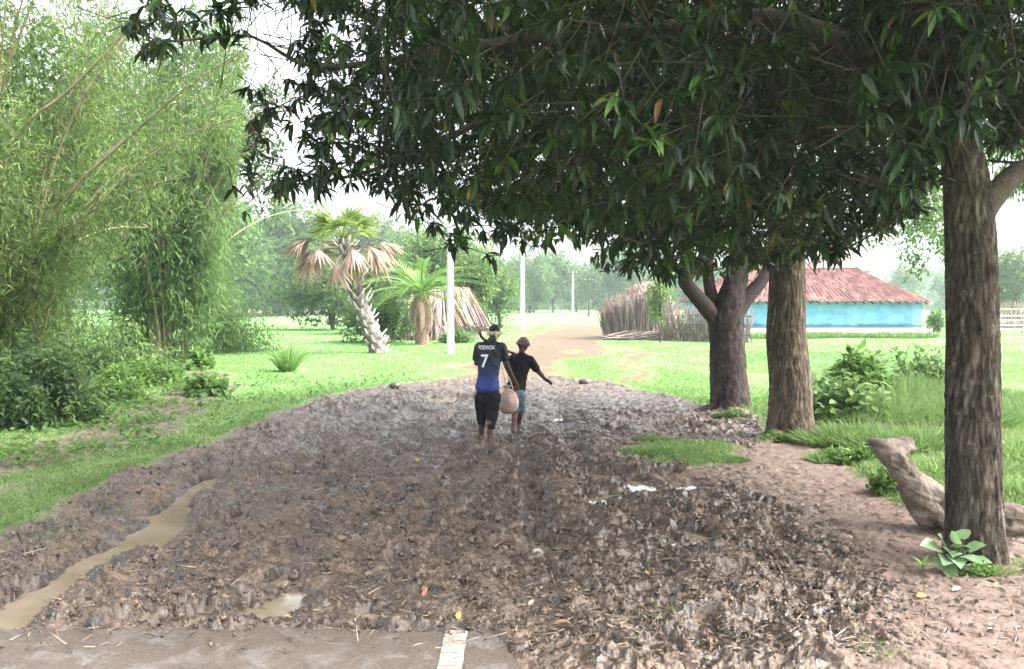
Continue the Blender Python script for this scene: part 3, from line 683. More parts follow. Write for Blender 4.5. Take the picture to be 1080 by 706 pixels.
def mango(name, label, trunk, trad, mat, limbs, crown_n, cen, rad, tree, K=9, seg=120, rings=320, disp=None, extra=None, lsize=1.0):
    root = empty(name, (trunk[0][0], trunk[0][1], trunk[0][2])); tag(root, label, 'tree', 'mango trees along the right side of the track')
    org = fl(trunk[0])
    g = Geo(); pts = smooth_path(trunk, rings); rr = np.interp(np.linspace(0, 1, rings), np.linspace(0, 1, len(trad)), trad)
    tube(g, pts-org, rr, seg, .5, disp)
    # tint: broad vertical plates of paler bark
    tv = g.v[0]; ra_ = np.arctan2(tv[:, 1], tv[:, 0]); rc = trad[0]*26; g.a[0] = np.clip(.1+1.1*np.abs(fbm(np.cos(ra_)*rc+.6*vnoise(tv[:, 2]*2.5, np.cos(ra_)*2)+tree, np.sin(ra_)*rc+tv[:, 2]*5.5, 833, 5)), 0, 1)*.75+.25*(.5+.5*fbm(tv[:, 0]*5, tv[:, 1]*5+tv[:, 2]*.8, 831, 3))
    g.build('trunk', mat, root)
    ends = [pts[-1]]
    for lp, lr in limbs:
        g = Geo(); q = smooth_path(lp, 40); r_ = np.interp(np.linspace(0, 1, 40), np.linspace(0, 1, len(lr)), lr)
        tube(g, q-org, r_, 20, .5, bark_disp(lr[0], 0, 1, tree*3., (), .06)); g.build('limb', mat, root); ends += [q[22], q[30], q[-1]]
    C = crown_points(crown_n, cen, rad, tree)
    if extra is not None: C = np.vstack([C, extra])
    E = fl(ends); g = Geo()
    # secondary branches reach for scattered targets in the crown
    tg = C[rng.choice(len(C), 90, False)]; nodes = [E]; tg = tg[np.argsort([np.min(np.linalg.norm(E-t, axis=1)) for t in tg])]
    for t in tg:
        AN = np.concatenate(nodes); dist = np.linalg.norm(AN-t, axis=1); s_ = AN[np.argmin(dist)]
        mid = (s_+t)/2+rng.normal(size=3)*.16*np.linalg.norm(t-s_)+fl([0, 0, .25*min(3, np.linalg.norm(t-s_))*.5])
        q = smooth_path([s_, mid, t], 14); L_ = np.linalg.norm(t-s_)
        tube(g, q-org, np.linspace(.010+.010*L_, .006, 14), 5); nodes.append(q)
    nodes = np.concatenate(nodes)
    # twigs
    A = np.empty_like(C)
    for i in range(0, len(C), 500):
        dd = np.linalg.norm(C[i:i+500, None]-nodes[None], axis=2); A[i:i+500] = nodes[np.argmin(dd, 1)]
    v = A-C; L_ = np.linalg.norm(v, axis=1, keepdims=True); v = norm(v/np.maximum(L_, 1e-6)+rng.normal(size=v.shape)*.45)*np.minimum(L_, .40)
    B = C+v+rng.normal(size=C.shape)*.06
    sticks(g, B-org, C-org, .006, .003)
    g.build('branches', M['twig'], root)
    g = Geo(); N = len(C)
    young = rng.random(N) < .07
    O = np.repeat(C, K, 0); td = norm(C-B)
    d = rand_unit(N*K); d = d*.95+np.repeat(td, K, 0)*.5+fl([0, 0, -.48])
    up = rand_unit(N*K)*.5+fl([0, 0, 1])
    O = O-np.repeat(td, K, 0)*(rng.random((N*K, 1))*.10)
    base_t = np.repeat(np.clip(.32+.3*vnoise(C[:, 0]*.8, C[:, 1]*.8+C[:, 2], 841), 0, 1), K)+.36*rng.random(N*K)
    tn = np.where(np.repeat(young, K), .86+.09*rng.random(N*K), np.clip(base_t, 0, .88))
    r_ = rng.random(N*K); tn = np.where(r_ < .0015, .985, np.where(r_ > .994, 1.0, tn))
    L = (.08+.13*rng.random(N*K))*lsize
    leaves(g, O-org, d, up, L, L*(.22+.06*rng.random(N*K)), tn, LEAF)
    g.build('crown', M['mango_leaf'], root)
    return root
b1 = G(1028, 592); b1.z = .0; d1 = b1.y
T = lambda px, py, d: tuple(P(px, py, d))
left_sprigs = []
for a, b_, d_, n in ((150, 30, 7.0, 3), (178, 62, 6.9, 3), (190, 22, 7.0, 3), (228, 20, 7.0, 2), (212, 40, 7.0, 2), (238, 45, 7.0, 1), (250, 8, 7.1, 3), (160, 8, 7.0, 2), (338, 12, 7.2, 4), (262, -4, 7.2, 3), (300, -8, 7.2, 4), (325, 4, 7.2, 3), (285, 118, 7.6, 2), (272, 140, 7.8, 2), (256, 190, 8.2, 2), (345, 205, 7.5, 2), (310, 205, 7.6, 2),
                     (275, 100, 7.8, 1), (292, 200, 7.6, 2), (268, 215, 9, 1), (308, 120, 7.6, 2), (318, 160, 7.6, 3), (335, 130, 7.6, 4), (322, 95, 7.5, 3), (338, 190, 7.6, 3), (305, 185, 7.8, 2), (262, 165, 9, 1), (330, 60, 7.3, 4), (276, 180, 8.6, 1)):
    for k in range(n*2): left_sprigs.append(P(a+rng.normal()*9, b_+rng.normal()*8-8, d_+rng.normal()*.25))
right_leaves = [P(1045+rng.random()*60, 60+rng.random()*90, 6.0+rng.random()*2.2) for k in range(90)]
right_leaves += [P(900+rng.random()*150, -10+rng.random()*150, 5.3+rng.random()*1.2) for k in range(190)]
right_leaves += [P(955+rng.random()*40, 0+rng.random()*190, 5.6+rng.random()*2.5) for k in range(60)]
t1 = mango('mango_tree', 'nearest mango tree with a straight ridged trunk and dark leaves hanging over the mud',
      [(b1.x, b1.y, -.15), T(1027, 540, d1), T(1026, 440, d1), T(1025, 330, d1), T(1022, 240, d1), T(1017, 180, d1), T(1004, 120, d1+.1), T(985, 40, d1+.3), T(975, -60, d1+.5), T(960, -200, d1+.9)],
      [.21, .192, .180, .173, .168, .15, .12, .11, .10, .06], M['bark_near'],
      [([T(1028, 235, d1), T(1050, 205, d1+.1), T(1078, 180, d1+.3), T(1130, 165, d1+.6), T(1230, 120, d1+1.2), T(1330, 20, d1+2)], [.10, .09, .085, .08, .06, .03]),
       ([T(1008, 130, d1+.1), T(930, 70, d1-.2), T(820, 20, d1+.2), T(700, 30, d1+.6), T(560, 40, d1+1), T(440, 60, d1+1.3), T(330, 70, d1+1.4), T(262, 38, d1+1), T(180, 44, d1+.7), T(140, 34, d1+.7)], [.10, .085, .07, .06, .05, .035, .022, .012, .008, .005]),
       ([T(1000, 90, d1+.1), T(900, -60, d1+.8), T(760, -90, d1+2), T(600, -80, d1+3)], [.10, .08, .06, .03]),
       ([T(980, 30, d1+.3), T(1060, -80, d1-1), T(1100, -260, d1-2.4)], [.08, .06, .03]),
       ([T(650, 33, d1+.8), T(520, 120, d1+1.5), T(420, 170, d1+1.6), T(350, 190, d1+1.4), T(290, 196, d1+1.3)], [.05, .035, .025, .014, .006]),
       ([T(880, 45, d1+.1), T(800, 110, d1+.8), T(700, 150, d1+1.7), T(600, 190, d1+2.4)], [.05, .04, .03, .012])],
      9500, (2.3, 7.6, 4.9), (5.3, 3.9, 2.9), 1, K=9, disp=bark_disp(.2, .32, .14, .6, ((1.0, 4.2, .12, .02), (2.45, 4.6, .1, .03)), .10), extra=fl(left_sprigs+right_leaves))
b2 = G(833, 462); d2 = b2.y
t2 = mango('mango_tree', 'middle mango tree with a pale brown trunk and roots spreading at its base',
      [(b2.x, d2, -.15), T(833, 445, d2), T(833, 400, d2), T(829, 350, d2), T(830, 300, d2), T(828, 255, d2), T(822, 215, d2+.1), T(812, 150, d2+.3), T(800, 60, d2+.4), T(790, -60, d2+.6)],
      [.34, .315, .285, .265, .255, .24, .20, .17, .13, .06], M['bark_mid'],
      [([T(828, 250, d2), T(860, 200, d2+.3), T(930, 140, d2+.8), T(1020, 60, d2+1)], [.16, .13, .09, .04]),
       ([T(825, 235, d2), T(780, 190, d2-.4), T(700, 150, d2-1), T(600, 150, d2-1.4), T(520, 180, d2-1.2)], [.15, .12, .09, .06, .03]),
       ([T(815, 170, d2), T(850, 40, d2+1.5), T(900, -60, d2+2.5)], [.12, .09, .04]),
       ([(b2.x+.25, d2-.05, .10), (b2.x+.45, d2-.12, .05), (b2.x+.68, d2-.1, .025), (b2.x+.95, d2-.02, -.03)], [.12, .075, .045, .02]),
       ([(b2.x-.2, d2-.2, .08), (b2.x-.42, d2-.4, .02), (b2.x-.6, d2-.6, -.03)], [.10, .06, .02])],
      3900, (3.3, 12.2, 5.6), (5.0, 3.8, 3.2), 2, K=9, disp=bark_disp(.3, .30, .22, 2.1, ((1.62, 4.3, .10, .05), (1.3, 4.9, .12, -.02), (1.9, 3.9, .09, .03)), .05))
b3 = G(770, 432); d3 = b3.y
t3 = mango('mango_tree', 'farthest mango tree with a dark trunk forking low into bent limbs',
      [(b3.x, d3, -.15), T(770, 420, d3), T(768, 390, d3), T(767, 360, d3), T(766, 338, d3), T(772, 312, d3), T(778, 285, d3+.1), T(782, 230, d3+.3), T(780, 150, d3+.5), T(775, 40, d3+.6)],
      [.37, .35, .335, .32, .33, .24, .19, .16, .13, .06], M['bark_dark'],
      [([T(764, 345, d3), T(745, 325, d3-.1), T(730, 308, d3-.2), T(722, 296, d3-.2), T(724, 288, d3-.2)], [.17, .15, .13, .12, .085]),
       ([T(724, 296, d3-.2), T(742, 270, d3), T(748, 240, d3+.2), T(740, 180, d3+.4)], [.09, .08, .07, .04]),
       ([T(768, 340, d3), T(790, 312, d3+.1), T(806, 292, d3+.2), T(818, 262, d3+.5), T(850, 200, d3+1)], [.17, .14, .11, .09, .04]),
       ([T(757, 335, d3), T(748, 300, d3+.2), T(740, 240, d3+.5), T(700, 160, d3+.6)], [.13, .11, .08, .04]),
       ([(b3.x-.3, d3-.1, .06), (b3.x-.55, d3-.15, .02), (b3.x-.8, d3-.2, -.03)], [.09, .05, .02])],
      3600, (2.9, 15.4, 5.6), (5.4, 3.6, 3.2), 3, K=9, seg=56, rings=110, disp=bark_disp(.33, .15, .2, 4.0, (), .06))

# ------------------------------------------------------------------ fallen log under the nearest tree
dl = 7.3
def lump_disp(amp, sc, ph):
    def f(rr, th, pts):
        c = np.cos(th)[None, :]; s = np.sin(th)[None, :]; z = pts[:, 0][:, None]
        return rr*(1+amp*fbm(c*sc+z*2.2+ph, s*sc+z*1.7-ph, 901, 4)-.05*np.abs(fbm(c*6+z*.5, s*6+ph+z*.7, 911, 3)))
    return f
lroot = empty('fallen_log', tuple(G(990, 560)))
tag(lroot, 'weathered grey fallen log behind the nearest mango trunk, its broken end raised', 'log', 'fallen logs by the nearest mango trunk')
org = fl(lroot.location)
LOGCH = [[(T(921, 466, dl+.1), .055, .06), (T(931, 472, dl+.06), .10, .10), (T(945, 488, dl), .135, .13), (T(958, 507, dl), .15, .15), (T(974, 524, dl), .175, .17), (T(1000, 538, dl-.02), .19, .18), (T(1040, 547, dl-.05), .17, .17), (T(1085, 556, dl-.1), .16, .16), (T(1160, 566, dl-.2), .14, .14), (T(1260, 572, dl-.3), .11, .11)],
         [(T(945, 484, dl), .10, .10), (T(954, 472, dl+.05), .085, .085), (T(960, 473, dl+.08), .075, .07)], [(T(931, 470, dl+.06), .07, .07), (T(948, 464, dl+.1), .06, .055), (T(962, 465, dl+.12), .05, .05)],
         [(T(968, 525, dl), .12, .11), (T(976, 548, dl-.03), .10, .10)], [(T(919, 466, dl+.1), .035, .03), (T(913, 469, dl+.06), .014, .012)],
         [(T(990, 535, dl-.05), .10, .1), (T(1003, 556, dl-.25), .08, .06)]]
g = Geo(); q = smooth_path([T(1040, 575, dl-.35), T(1075, 583, dl-.4), T(1130, 590, dl-.5), T(1230, 596, dl-.6)], 60)
o = None; tube(g, q, np.interp(np.linspace(0, 1, 60), [0, .1, 1], [.06, .105, .09]), 32, .5, lump_disp(.2, 1.2, 5))
tag(g.build('fallen_log', M['bark_dark'], origin=q[10]), 'dark thinner log lying on the ground below the big grey log', 'log', 'fallen logs by the nearest mango trunk')

# ------------------------------------------------------------------ bushes, weeds
def blob_leaves(g, cen, rad, nblob, n, L, asp, tint0=.2, tint1=.8, tpl=HEX, half=False, droop=.2, blob=.38, shell=.75, flat=.6):
    cen = fl(cen); rad = fl(rad)
    c = norm(rng.normal(size=(nblob, 3)))*rng.random((nblob, 1))**.45*(1-blob*.6)
    if half: c[:, 2] = np.abs(c[:, 2])
    br = blob*(.6+.7*rng.random(nblob)); bt = tint0+(tint1-tint0)*rng.random(nblob)
    i = rng.integers(0, nblob, n)
    r = shell+(1-shell)*rng.random(n)**.5
    u = rand_unit(n); p = c[i]+u*(br[i]*r*(.65+.6*rng.random(n)))[:, None]
    if half: p[:, 2] = np.abs(p[:, 2])
    pos = cen+p*rad
    d = rand_unit(n)+u*.5; d[:, 2] -= droop
    up = rand_unit(n)*flat+fl([0, 0, 1])
    ll = L*(.6+.8*rng.random(n))
    tn = np.clip(bt[i]+.25*(rng.random(n)-.5)+.0*p[:, 2], 0, 1)
    leaves(g, pos, d, up, ll, ll*asp, tn, tpl)
    return cen+c*rad
def bush(name, loc, rad, n, L, label, cat='bush', mat='bush_leaf', group=None, asp=.5, nblob=30, tint=(.2, .8), tpl=HEX, droop=.2, z0=0.0, stems=7, blob=.38):
    loc = fl(loc); root = empty(name, tuple(loc)); tag(root, label, cat, group)
    g = Geo(); c = blob_leaves(g, (0, 0, z0), rad, nblob, n, L, asp, tint[0], tint[1], tpl, True, droop, blob); g.build('foliage', M[mat], root)
    g = Geo()
    for k in range(stems):
        e = c[rng.integers(0, len(c))]; tube(g, smooth_path([(e[0]*.1, e[1]*.1, -.05), (e[0]*.5, e[1]*.5, e[2]*.6), tuple(e)], 7), np.linspace(.012+.006*rad[2], .004, 7), 5)
    g.build('stems', M['twig'], root); return root
def B(px, py, **k):
    p = GP(px, py); return (p.x, p.y, p.z)
bush('undergrowth_bush', B(38, 452), (1.0, .9, 1.45), 12000, .10, 'dark green leafy undergrowth at the foot of the front bamboo clump', mat='tree_leaf', nblob=46, asp=.42, tint=(0, .75), blob=.24)
bush('undergrowth_bush', B(108, 425), (.9, .8, .5), 5000, .10, 'low green weeds between the two bamboo clumps', mat='bush_leaf', nblob=40, asp=.4)
bush('undergrowth_bush', B(95, 402), (1.9, 1.2, 2.2), 9000, .15, 'light green tangle filling the gap between the bamboo clumps', mat='lime_leaf', nblob=60, asp=.22, tint=(0, .9), droop=.7, blob=.26)
bush('undergrowth_bush', B(150, 408), (1.1, .9, .55), 5000, .12, 'low broad leaf weeds in front of the rear bamboo clump', mat='bush_leaf', nblob=40, asp=.45)
bush('broad_leaf_weed', B(207, 392), (.5, .5, .62), 420, .17, 'knee high weed with round leaves right of the rear bamboo base', 'weed', 'bush_leaf', 'broad leaf weeds by the verge', .8, 16, (.3, .8), HEART)
bush('broad_leaf_weed', B(215, 418), (.55, .4, .5), 300, .15, 'sparse round leaved weed on bare soil at the verge', 'weed', 'bush_leaf', 'broad leaf weeds by the verge', .8, 14, (.2, .6), HEART)
bush('leafy_bush', B(885, 448), (.8, .7, .72), 2000, .15, 'leafy green bush behind the middle mango trunk', 'bush', 'lime_leaf', 'leafy bushes right of the mango trees', .6, 30, (.2, .8), HEX)
bush('leafy_bush', B(905, 425), (.7, .6, 1.0), 2600, .15, 'taller leafy bush among rank grass, behind the first bush', 'bush', 'bush_leaf', 'leafy bushes right of the mango trees', .6, 26, (.3, .9), HEX)
bush('leafy_bush', B(968, 418), (.9, .7, .95), 2600, .14, 'pale green bush in the tall grass left of the nearest trunk', 'bush', 'lime_leaf', 'leafy bushes right of the mango trees', .5, 26, (.1, .7), HEX)
bush('creeping_weed', B(905, 488), (.42, .4, .22), 2400, .055, 'low creeping weeds on the edge of the bare bank', 'weed', 'bush_leaf', 'creeping weeds along the bank', .6, 30, (.3, .9))
bush('creeping_weed', B(944, 520), (.28, .3, .28), 1500, .05, 'small leafy weeds under the raised end of the log', 'weed', 'bush_leaf', 'creeping weeds along the bank', .6, 20, (.2, .8))
bush('creeping_weed', B(820, 466), (.3, .14, .12), 900, .05, 'green weeds at the foot of the middle mango trunk', 'weed', 'bush_leaf', None, .6, 16, (.3, .9))
bush('creeping_weed', B(770, 441), (.42, .15, .12), 1000, .05, 'green weeds at the foot of the farthest mango trunk', 'weed', 'lime_leaf', None, .6, 16, (.2, .8))
# tufts of rank grass
for a, b_, rx, ry, n, h0, h1 in ((900, 468, .8, .5, 1700, .2, .5), (960, 475, .9, .5, 1700, .2, .5), (930, 448, 1.2, .8, 2600, .3, .65), (985, 450, 1.2, .8, 2400, .3, .6), (960, 425, 1.5, 1.2, 3000, .4, .8), (1040, 430, 1.3, 1.0, 2000, .25, .5),
                                 (1075, 480, 1.2, 1., 1700, .15, .35), (900, 410, 1.3, 1.2, 2200, .35, .75), (1000, 500, .9, .5, 1700, .12, .3), (1080, 525, .8, .5, 1500, .12, .28), (1130, 440, 2.0, 1.5, 2500, .3, .5), (880, 485, .35, .3, 800, .08, .2)):
    lab = 'tall bright green grass growing thick behind the log and mango trunks' if h1 > .4 else 'shorter green grass behind the log'
    tuft('grass_clump', a, b_, rx, ry, n, h0, h1*1.15, .020, lab, mat='lime_leaf' if h1 > .4 else 'grass', group='rank grass behind the log' if h1 > .4 else 'shorter grass behind the log', tmul=.7, toff=.3)
tuft('dry_grass', 965, 462, 1.5, .5, 1500, .15, .4, .012, 'dried straw coloured grass among the tall green grass', toff=.9, tmul=.1)
tuft('dry_grass', 1060, 425, 1.3, .6, 1300, .15, .4, .014, 'brownish dry grass right of the nearest mango trunk', toff=.9, tmul=.1)
tuft('grass_clump', 702, 480, .62, .22, 2600, .06, .17, .010, 'left of two lush grass patches growing in the mud', group='grass patches in the mud', tmul=.85)
tuft('grass_clump', 755, 486, .42, .2, 1700, .05, .15, .010, 'right of two lush grass patches growing in the mud', group='grass patches in the mud', tmul=.85)
tuft('grass_clump', 690, 465, .34, .16, 800, .04, .12, .010, 'thin grass patch behind the lush patches in the mud', group='grass patches in the mud', tmul=.85)
tuft('grass_clump', 1052, 607, .17, .07, 420, .04, .11, .006, 'small grass clump at the foot of the nearest trunk', toff=.3)
tuft('grass_clump', 1075, 597, .2, .1, 300, .03, .09, .006, 'short grass between the nearest trunk and frame edge', toff=.3)
c = GP(303, 393)
tuft('palm_seedling', 303, 393, .18, .18, 150, .75, 1.45, .030, 'grey green spiky palm seedling standing alone in the field', 'seedling', mat='date_leaf', lean=.38, tmul=.4)
# heart leaved plant
pl = empty('heart_leaf_plant', tuple(GP(1012, 607))); tag(pl, 'small plant with pale heart shaped leaves against the nearest trunk', 'plant')
org = fl(pl.location); g = Geo(); dp = pl.location.y
hl = [(985, 577, .13, (-.9, -.3, .3)), (1003, 582, .13, (-.3, -.9, .1)), (1000, 600, .12, (-.2, -.9, -.5)), (1015, 566, .11, (.1, -.6, .9)), (1016, 588, .13, (.2, -.9, .2)), (1026, 578, .10, (.7, -.5, .5)), (1008, 612, .11, (.0, -.9, -.6)),
      (1024, 600, .11, (.6, -.8, -.1)), (994, 572, .10, (-.4, -.4, .8)), (1007, 590, .13, (-.1, -1, -.1)), (998, 590, .12, (-.5, -.8, 0)), (1012, 577, .12, (.1, -.8, .4)), (1022, 590, .12, (.4, -.9, .1)), (1006, 570, .11, (-.1, -.5, .8)), (1033, 592, .09, (.8, -.4, .1)), (1018, 604, .09, (.3, -.9, -.5)), (990, 592, .08, (-.7, -.6, -.2))]
for a, b_, L_, dr in hl:
    q = fl(P(a, b_, dp-.02+.06*rng.random()))-org; dv = norm(fl([dr]))
    st = q - dv[0]*L_*.35
    lg = Geo(); leaves(lg, st[None], dv, fl([[0.1, -.5, .9]]), L_*1.25, L_*1.0, rng.random()*.8+.1, HEART); lg.build('leaf', M['heart_leaf'], pl)
    tube(g, smooth_path([(0, 0, 0), tuple(st*.5+fl([0, 0, .05])), tuple(st)], 6), .004, 5)
g.build('stems', M['bush_leaf'], pl)
bush('creeping_weed', tuple(GP(1030, 608)), (.16, .08, .09), 500, .035, 'tiny weeds under the heart shaped leaves', 'weed', 'bush_leaf', None, .6, 12, (.4, 1))
# sprout and wilted leaf in front
p_ = GP(975, 628); sp_ = empty('seedling', tuple(p_)); tag(sp_, 'thin green seedling sprouting from the litter before the nearest trunk', 'seedling')
g = Geo(); tube(g, [(0, 0, 0), (-.01, 0, .09), (-.015, 0, .19)], .004, 5); leaves(g, fl([(-.015, 0, .18)]*5), fl([(-1, -.3, .4), (1, -.3, .3), (.1, -.9, .6), (-.5, .5, .6), (.6, .3, .9)]), fl([(0, 0, 1)]*5), .09, .03, .9, LEAF); g.build('stem', M['bush_leaf'], sp_)
def fallen(px, py, L_, col, label, name='fallen_leaf', ang=None, cat='leaf', group='fallen leaves on the mud', asp=.4, lift=.35):
    p = GP(px, py); a = rng.random()*6.28 if ang is None else ang; g = Geo(); L_ = L_*.72
    d = fl([(math.cos(a), math.sin(a), lift)]); leaves(g, fl([[0, 0, .022]])+fl(p)-d*L_*.4, d, fl([[.2, -.6, 1]]), L_, L_*asp, .5, LEAF)
    mt = M.get(col) or plain(col, *COLS[col], 20, .5); M[col] = mt
    return tag(g.build(name, mt, origin=p), label, cat, group)
COLS = {'yellow_leaf': ((.32, .2, .04), (.48, .33, .09)), 'orange_leaf': ((.28, .12, .03), (.42, .2, .06)), 'brown_leaf': ((.16, .09, .05), (.3, .18, .10)), 'pale_leaf': ((.26, .2, .14), (.4, .32, .25)), 'red_leaf': ((.25, .10, .06), (.4, .17, .11))}
fallen(484, 658, .075, 'yellow_leaf', 'yellow leaf standing at the top of the white road line', ang=1.2, lift=1.2, asp=.7)
fallen(440, 491, .13, 'yellow_leaf', 'yellow leaf lying in the middle of the muddy track', ang=.3)
fallen(514, 450, .22, 'yellow_leaf', 'orange yellow leaf scrap by the left foot of the man in blue', ang=2.6, asp=.6)
fallen(971, 634, .12, 'orange_leaf', 'orange wilted leaf beside the thin seedling', ang=.1, asp=.5, lift=.1)
fallen(1050, 622, .08, 'orange_leaf', 'small orange brown leaf at the right edge by the grass clump', ang=.4)
fallen(683, 604, .10, 'yellow_leaf', 'dull yellow leaf in the dark litter on the right half of the mud', ang=1.4)
fallen(448, 630, .10, 'red_leaf', 'reddish leaf in the mud above the road, right of centre left', ang=1.0, lift=.7)
fallen(212, 652, .12, 'red_leaf', 'reddish brown leaf at the road edge, left part', ang=.2)
fallen(590, 664, .16, 'brown_leaf', 'curled brown leaf lying right of the road corner', ang=-.2, asp=.25)
fallen(650, 690, .20, 'brown_leaf', 'long brown leaf in the litter at the bottom of the picture', ang=.3, asp=.22)
fallen(560, 640, .10, 'pale_leaf', 'pale dry leaf in the mud right of the road line', ang=.9)
fallen(897, 574, .09, 'pale_leaf', 'pale leaf on the litter before the log', ang=2.1)
fallen(1008, 625, .16, 'pale_leaf', 'straw coloured dry leaf on the bare bank below the heart leaves', ang=.5, asp=.3, lift=.1)
def clod(px, py, r, label, mat=None, sq=(1, .8, .7), name='mud_lump', cat='clod', group='large lumps on the mud'):
    p = GP(px, py); v, f = IV2*1.0, IF2
    v = v*(1+.28*fbm(v[:, 0]*1.7+px, v[:, 1]*1.7+v[:, 2]*1.3, 951, 3)[:, None])*fl(sq)*r
    g = Geo(); g.add(v+fl(p)+fl([0, 0, r*.35]), None, f, .3); return tag(g.build(name, mat or M['clod'], origin=p), label, cat, group)
clod(648, 522, .085, 'round dark mud lump standing in the wet patch right of centre')
clod(728, 541, .085, 'brown upright lump of wood in the mud below the grass patch', M['twig'], (.5, .4, 1.3))
clod(617, 405, .16, 'dark lump on the far edge of the mud right of the walkers')
clod(416, 411, .13, 'dark lump on the far left edge of the mud')
clod(540, 408, .12, 'flat lump of mud behind the two walkers', sq=(1.3, .8, .5))
clod(310, 604, .05, 'small lump at the rim of the bright puddle')
clod(118, 692, .045, 'mud lump lying on the left part of the road', sq=(1.6, 1, .4))
clod(160, 664, .04, 'dark mud lump at the far edge of the road', sq=(1.7, 1, .5))
clod(1056, 560, .10, 'pale rounded stone against the dark log by the nearest trunk', plain('stone', (.16, .13, .11), (.3, .26, .23), 12, .8), (1.5, .8, .5), 'stone', 'stone', None)

# ------------------------------------------------------------------ bamboo clumps
def bamboo(base, n_culm, hgt, spread, n_spray, leafL, leafW, label, sprayR=.55, K=10, low=.12, extra_culms=(), mat='bamboo_leaf', cm='culm', bias=(0, 0), tr=(.1, .9), rad=.045, foot=.8):
    root = empty('bamboo_clump', base); tag(root, label, 'bamboo', 'bamboo clumps at the left edge'); org = fl(base)
    paths = []
    for i in range(n_culm):
        a = rng.random()*6.283; r0 = foot*math.sqrt(rng.random()); h_ = hgt*(.6+.45*rng.random()); sp_ = spread*(.25+.9*rng.random())
        t = np.linspace(0, 1, 26); dx, dy = math.cos(a)+bias[0], math.sin(a)+bias[1]
        hor = sp_*(t**2.1); z_ = h_*(t-.28*t**3.2*(sp_/spread))
        q = np.stack([r0*math.cos(a)+dx*hor+.03*np.sin(t*9+i), r0*math.sin(a)+dy*hor, z_-.1], -1)
        paths.append(q); g = Geo(); rr = np.linspace(rad*(.7+.5*rng.random()), .008, 26); rr = rr*(1+.10*(np.arange(26) % 3 == 0))
        tube(g, q, rr, 7, rng.random()); g.build('culm', M[cm], root)
    for q in extra_culms:
        q = fl(q)-org; paths.append(smooth_path(q, 26)); g = Geo(); tube(g, smooth_path(q, 40), np.linspace(rad, .012, 40), 7, .7); g.build('culm', M[cm], root)
    PT = fl(paths); pi = rng.integers(0, len(paths), n_spray); ti = low+(1-low)*rng.random(n_spray)**.8
    k = np.minimum((ti*25).astype(int), 24); f = (ti*25-k)[:, None]
    A = PT[pi, k]*(1-f)+PT[pi, k+1]*f
    off = rand_unit(n_spray)*(sprayR*(.15+rng.random(n_spray)))[:, None]; off[:, 2] -= .12; C = A+off
    C[:, 2] = np.maximum(C[:, 2], .12); bx_, by_, _d = proj(C+org); keep = ~((bx_ > 268-.12*np.clip(by_, 0, 300)) & (by_ < 320)); keep &= vnoise(C[:, 0]*1.1+5, C[:, 1]*1.1+C[:, 2]*1.3, 963) > -.45
    A, C, off, pi = A[keep], C[keep], off[keep], pi[keep]; n_spray = len(A)
    g = Geo(); s_ = rng.random(n_spray) < .35; mid = (A+C)/2+rng.normal(size=C.shape)*.05
    sticks(g, A[s_], mid[s_], .005, .004, .4); sticks(g, mid[s_], C[s_], .004, .002, .4)
    g.build('branches', M['culm_dark'], root)
    g = Geo(); O = np.repeat(C, K, 0)+rng.normal(size=(n_spray*K, 3))*.11
    d = rand_unit(n_spray*K)+np.repeat(norm(off), K, 0)*.35+fl([0, 0, -.55]); ll = leafL*(.6+.8*rng.random(n_spray*K))
    dens = vnoise(C[:, 0]*.8, C[:, 1]*.8+C[:, 2]*.8, 961)
    tn = np.clip(tr[0]+(tr[1]-tr[0])*(np.repeat(.5+.5*dens, K)*.5+.5*rng.random(n_spray*K)), 0, .93); tn = np.where(rng.random(len(tn)) < .05, 1., tn)
    leaves(g, O, d, rand_unit(n_spray*K)*.7+fl([0, 0, 1]), ll, leafW*(.7+.6*rng.random(n_spray*K)), tn, RHO)
    g.build('foliage', M[mat], root); return root
cb = GP(8, 440); db = cb.y
bamboo((cb.x-.6, db+.4, 0), 44, 8.5, 3.4, 9500, .16, .021, 'near bamboo clump filling the upper left with fine pale leaves', .7, 10, .06,
       [[T(-10, 430, db), T(20, 300, db), T(70, 210, db-.6), T(130, 150, db-.9), T(200, 90, db-1.2), T(262, 50, db-1.4)],
        [T(-30, 420, db), T(-5, 260, db-.3), T(20, 145, db-.8), T(70, 98, db-1), T(113, 55, db-1.2), T(150, 10, db-1.3)],
        [T(-40, 400, db), T(-40, 250, db-.3), T(-5, 110, db-.5), T(35, 0, db-.6), T(60, -80, db-.6)]], bias=(.30, 0), tr=(.15, 1))
cb2 = GP(176, 391)
bamboo((cb2.x-.2, cb2.y+.6, 0), 56, 12.5, 4.6, 7000, .30, .042, 'rear bamboo clump with bunched pale culms at its foot', .95, 8, .10, mat='lime_leaf', cm='culm', tr=(0, .9), bias=(-.05, 0), rad=.05, foot=.5)
cb3 = GP(60, 392)
bamboo((cb3.x-2.2, cb3.y+1.5, 0), 34, 12, 4.6, 8000, .22, .030, 'bamboo clump farthest left behind the near one', .9, 8, .08, mat='bamboo_leaf', cm='culm_dark', tr=(.1, .95), rad=.06)
bush('drooping_bush', B(200, 372), (3.2, 2.2, 3.6), 15000, .22, 'lime green drooping young bamboo behind the rear clump', 'bush', 'lime_leaf', None, .16, 60, (.1, .9), HEX, .9, blob=.3)
bush('drooping_bush', B(158, 384), (1.5, 1.0, 3.3), 9000, .22, 'dark green dense leaf mass low in the rear bamboo', 'bush', 'tree_leaf', None, .14, 50, (0, .45), HEX, .9, blob=.3)
g = Geo(); q = smooth_path([tuple(GP(38, 418)), T(35, 370, 15.8), T(30, 300, 15.9), T(34, 240, 16), T(28, 150, 16.2)], 50)
tr_ = empty('slender_tree', tuple(q[0])); tag(tr_, 'pale slender tree trunk standing inside the near bamboo', 'tree')
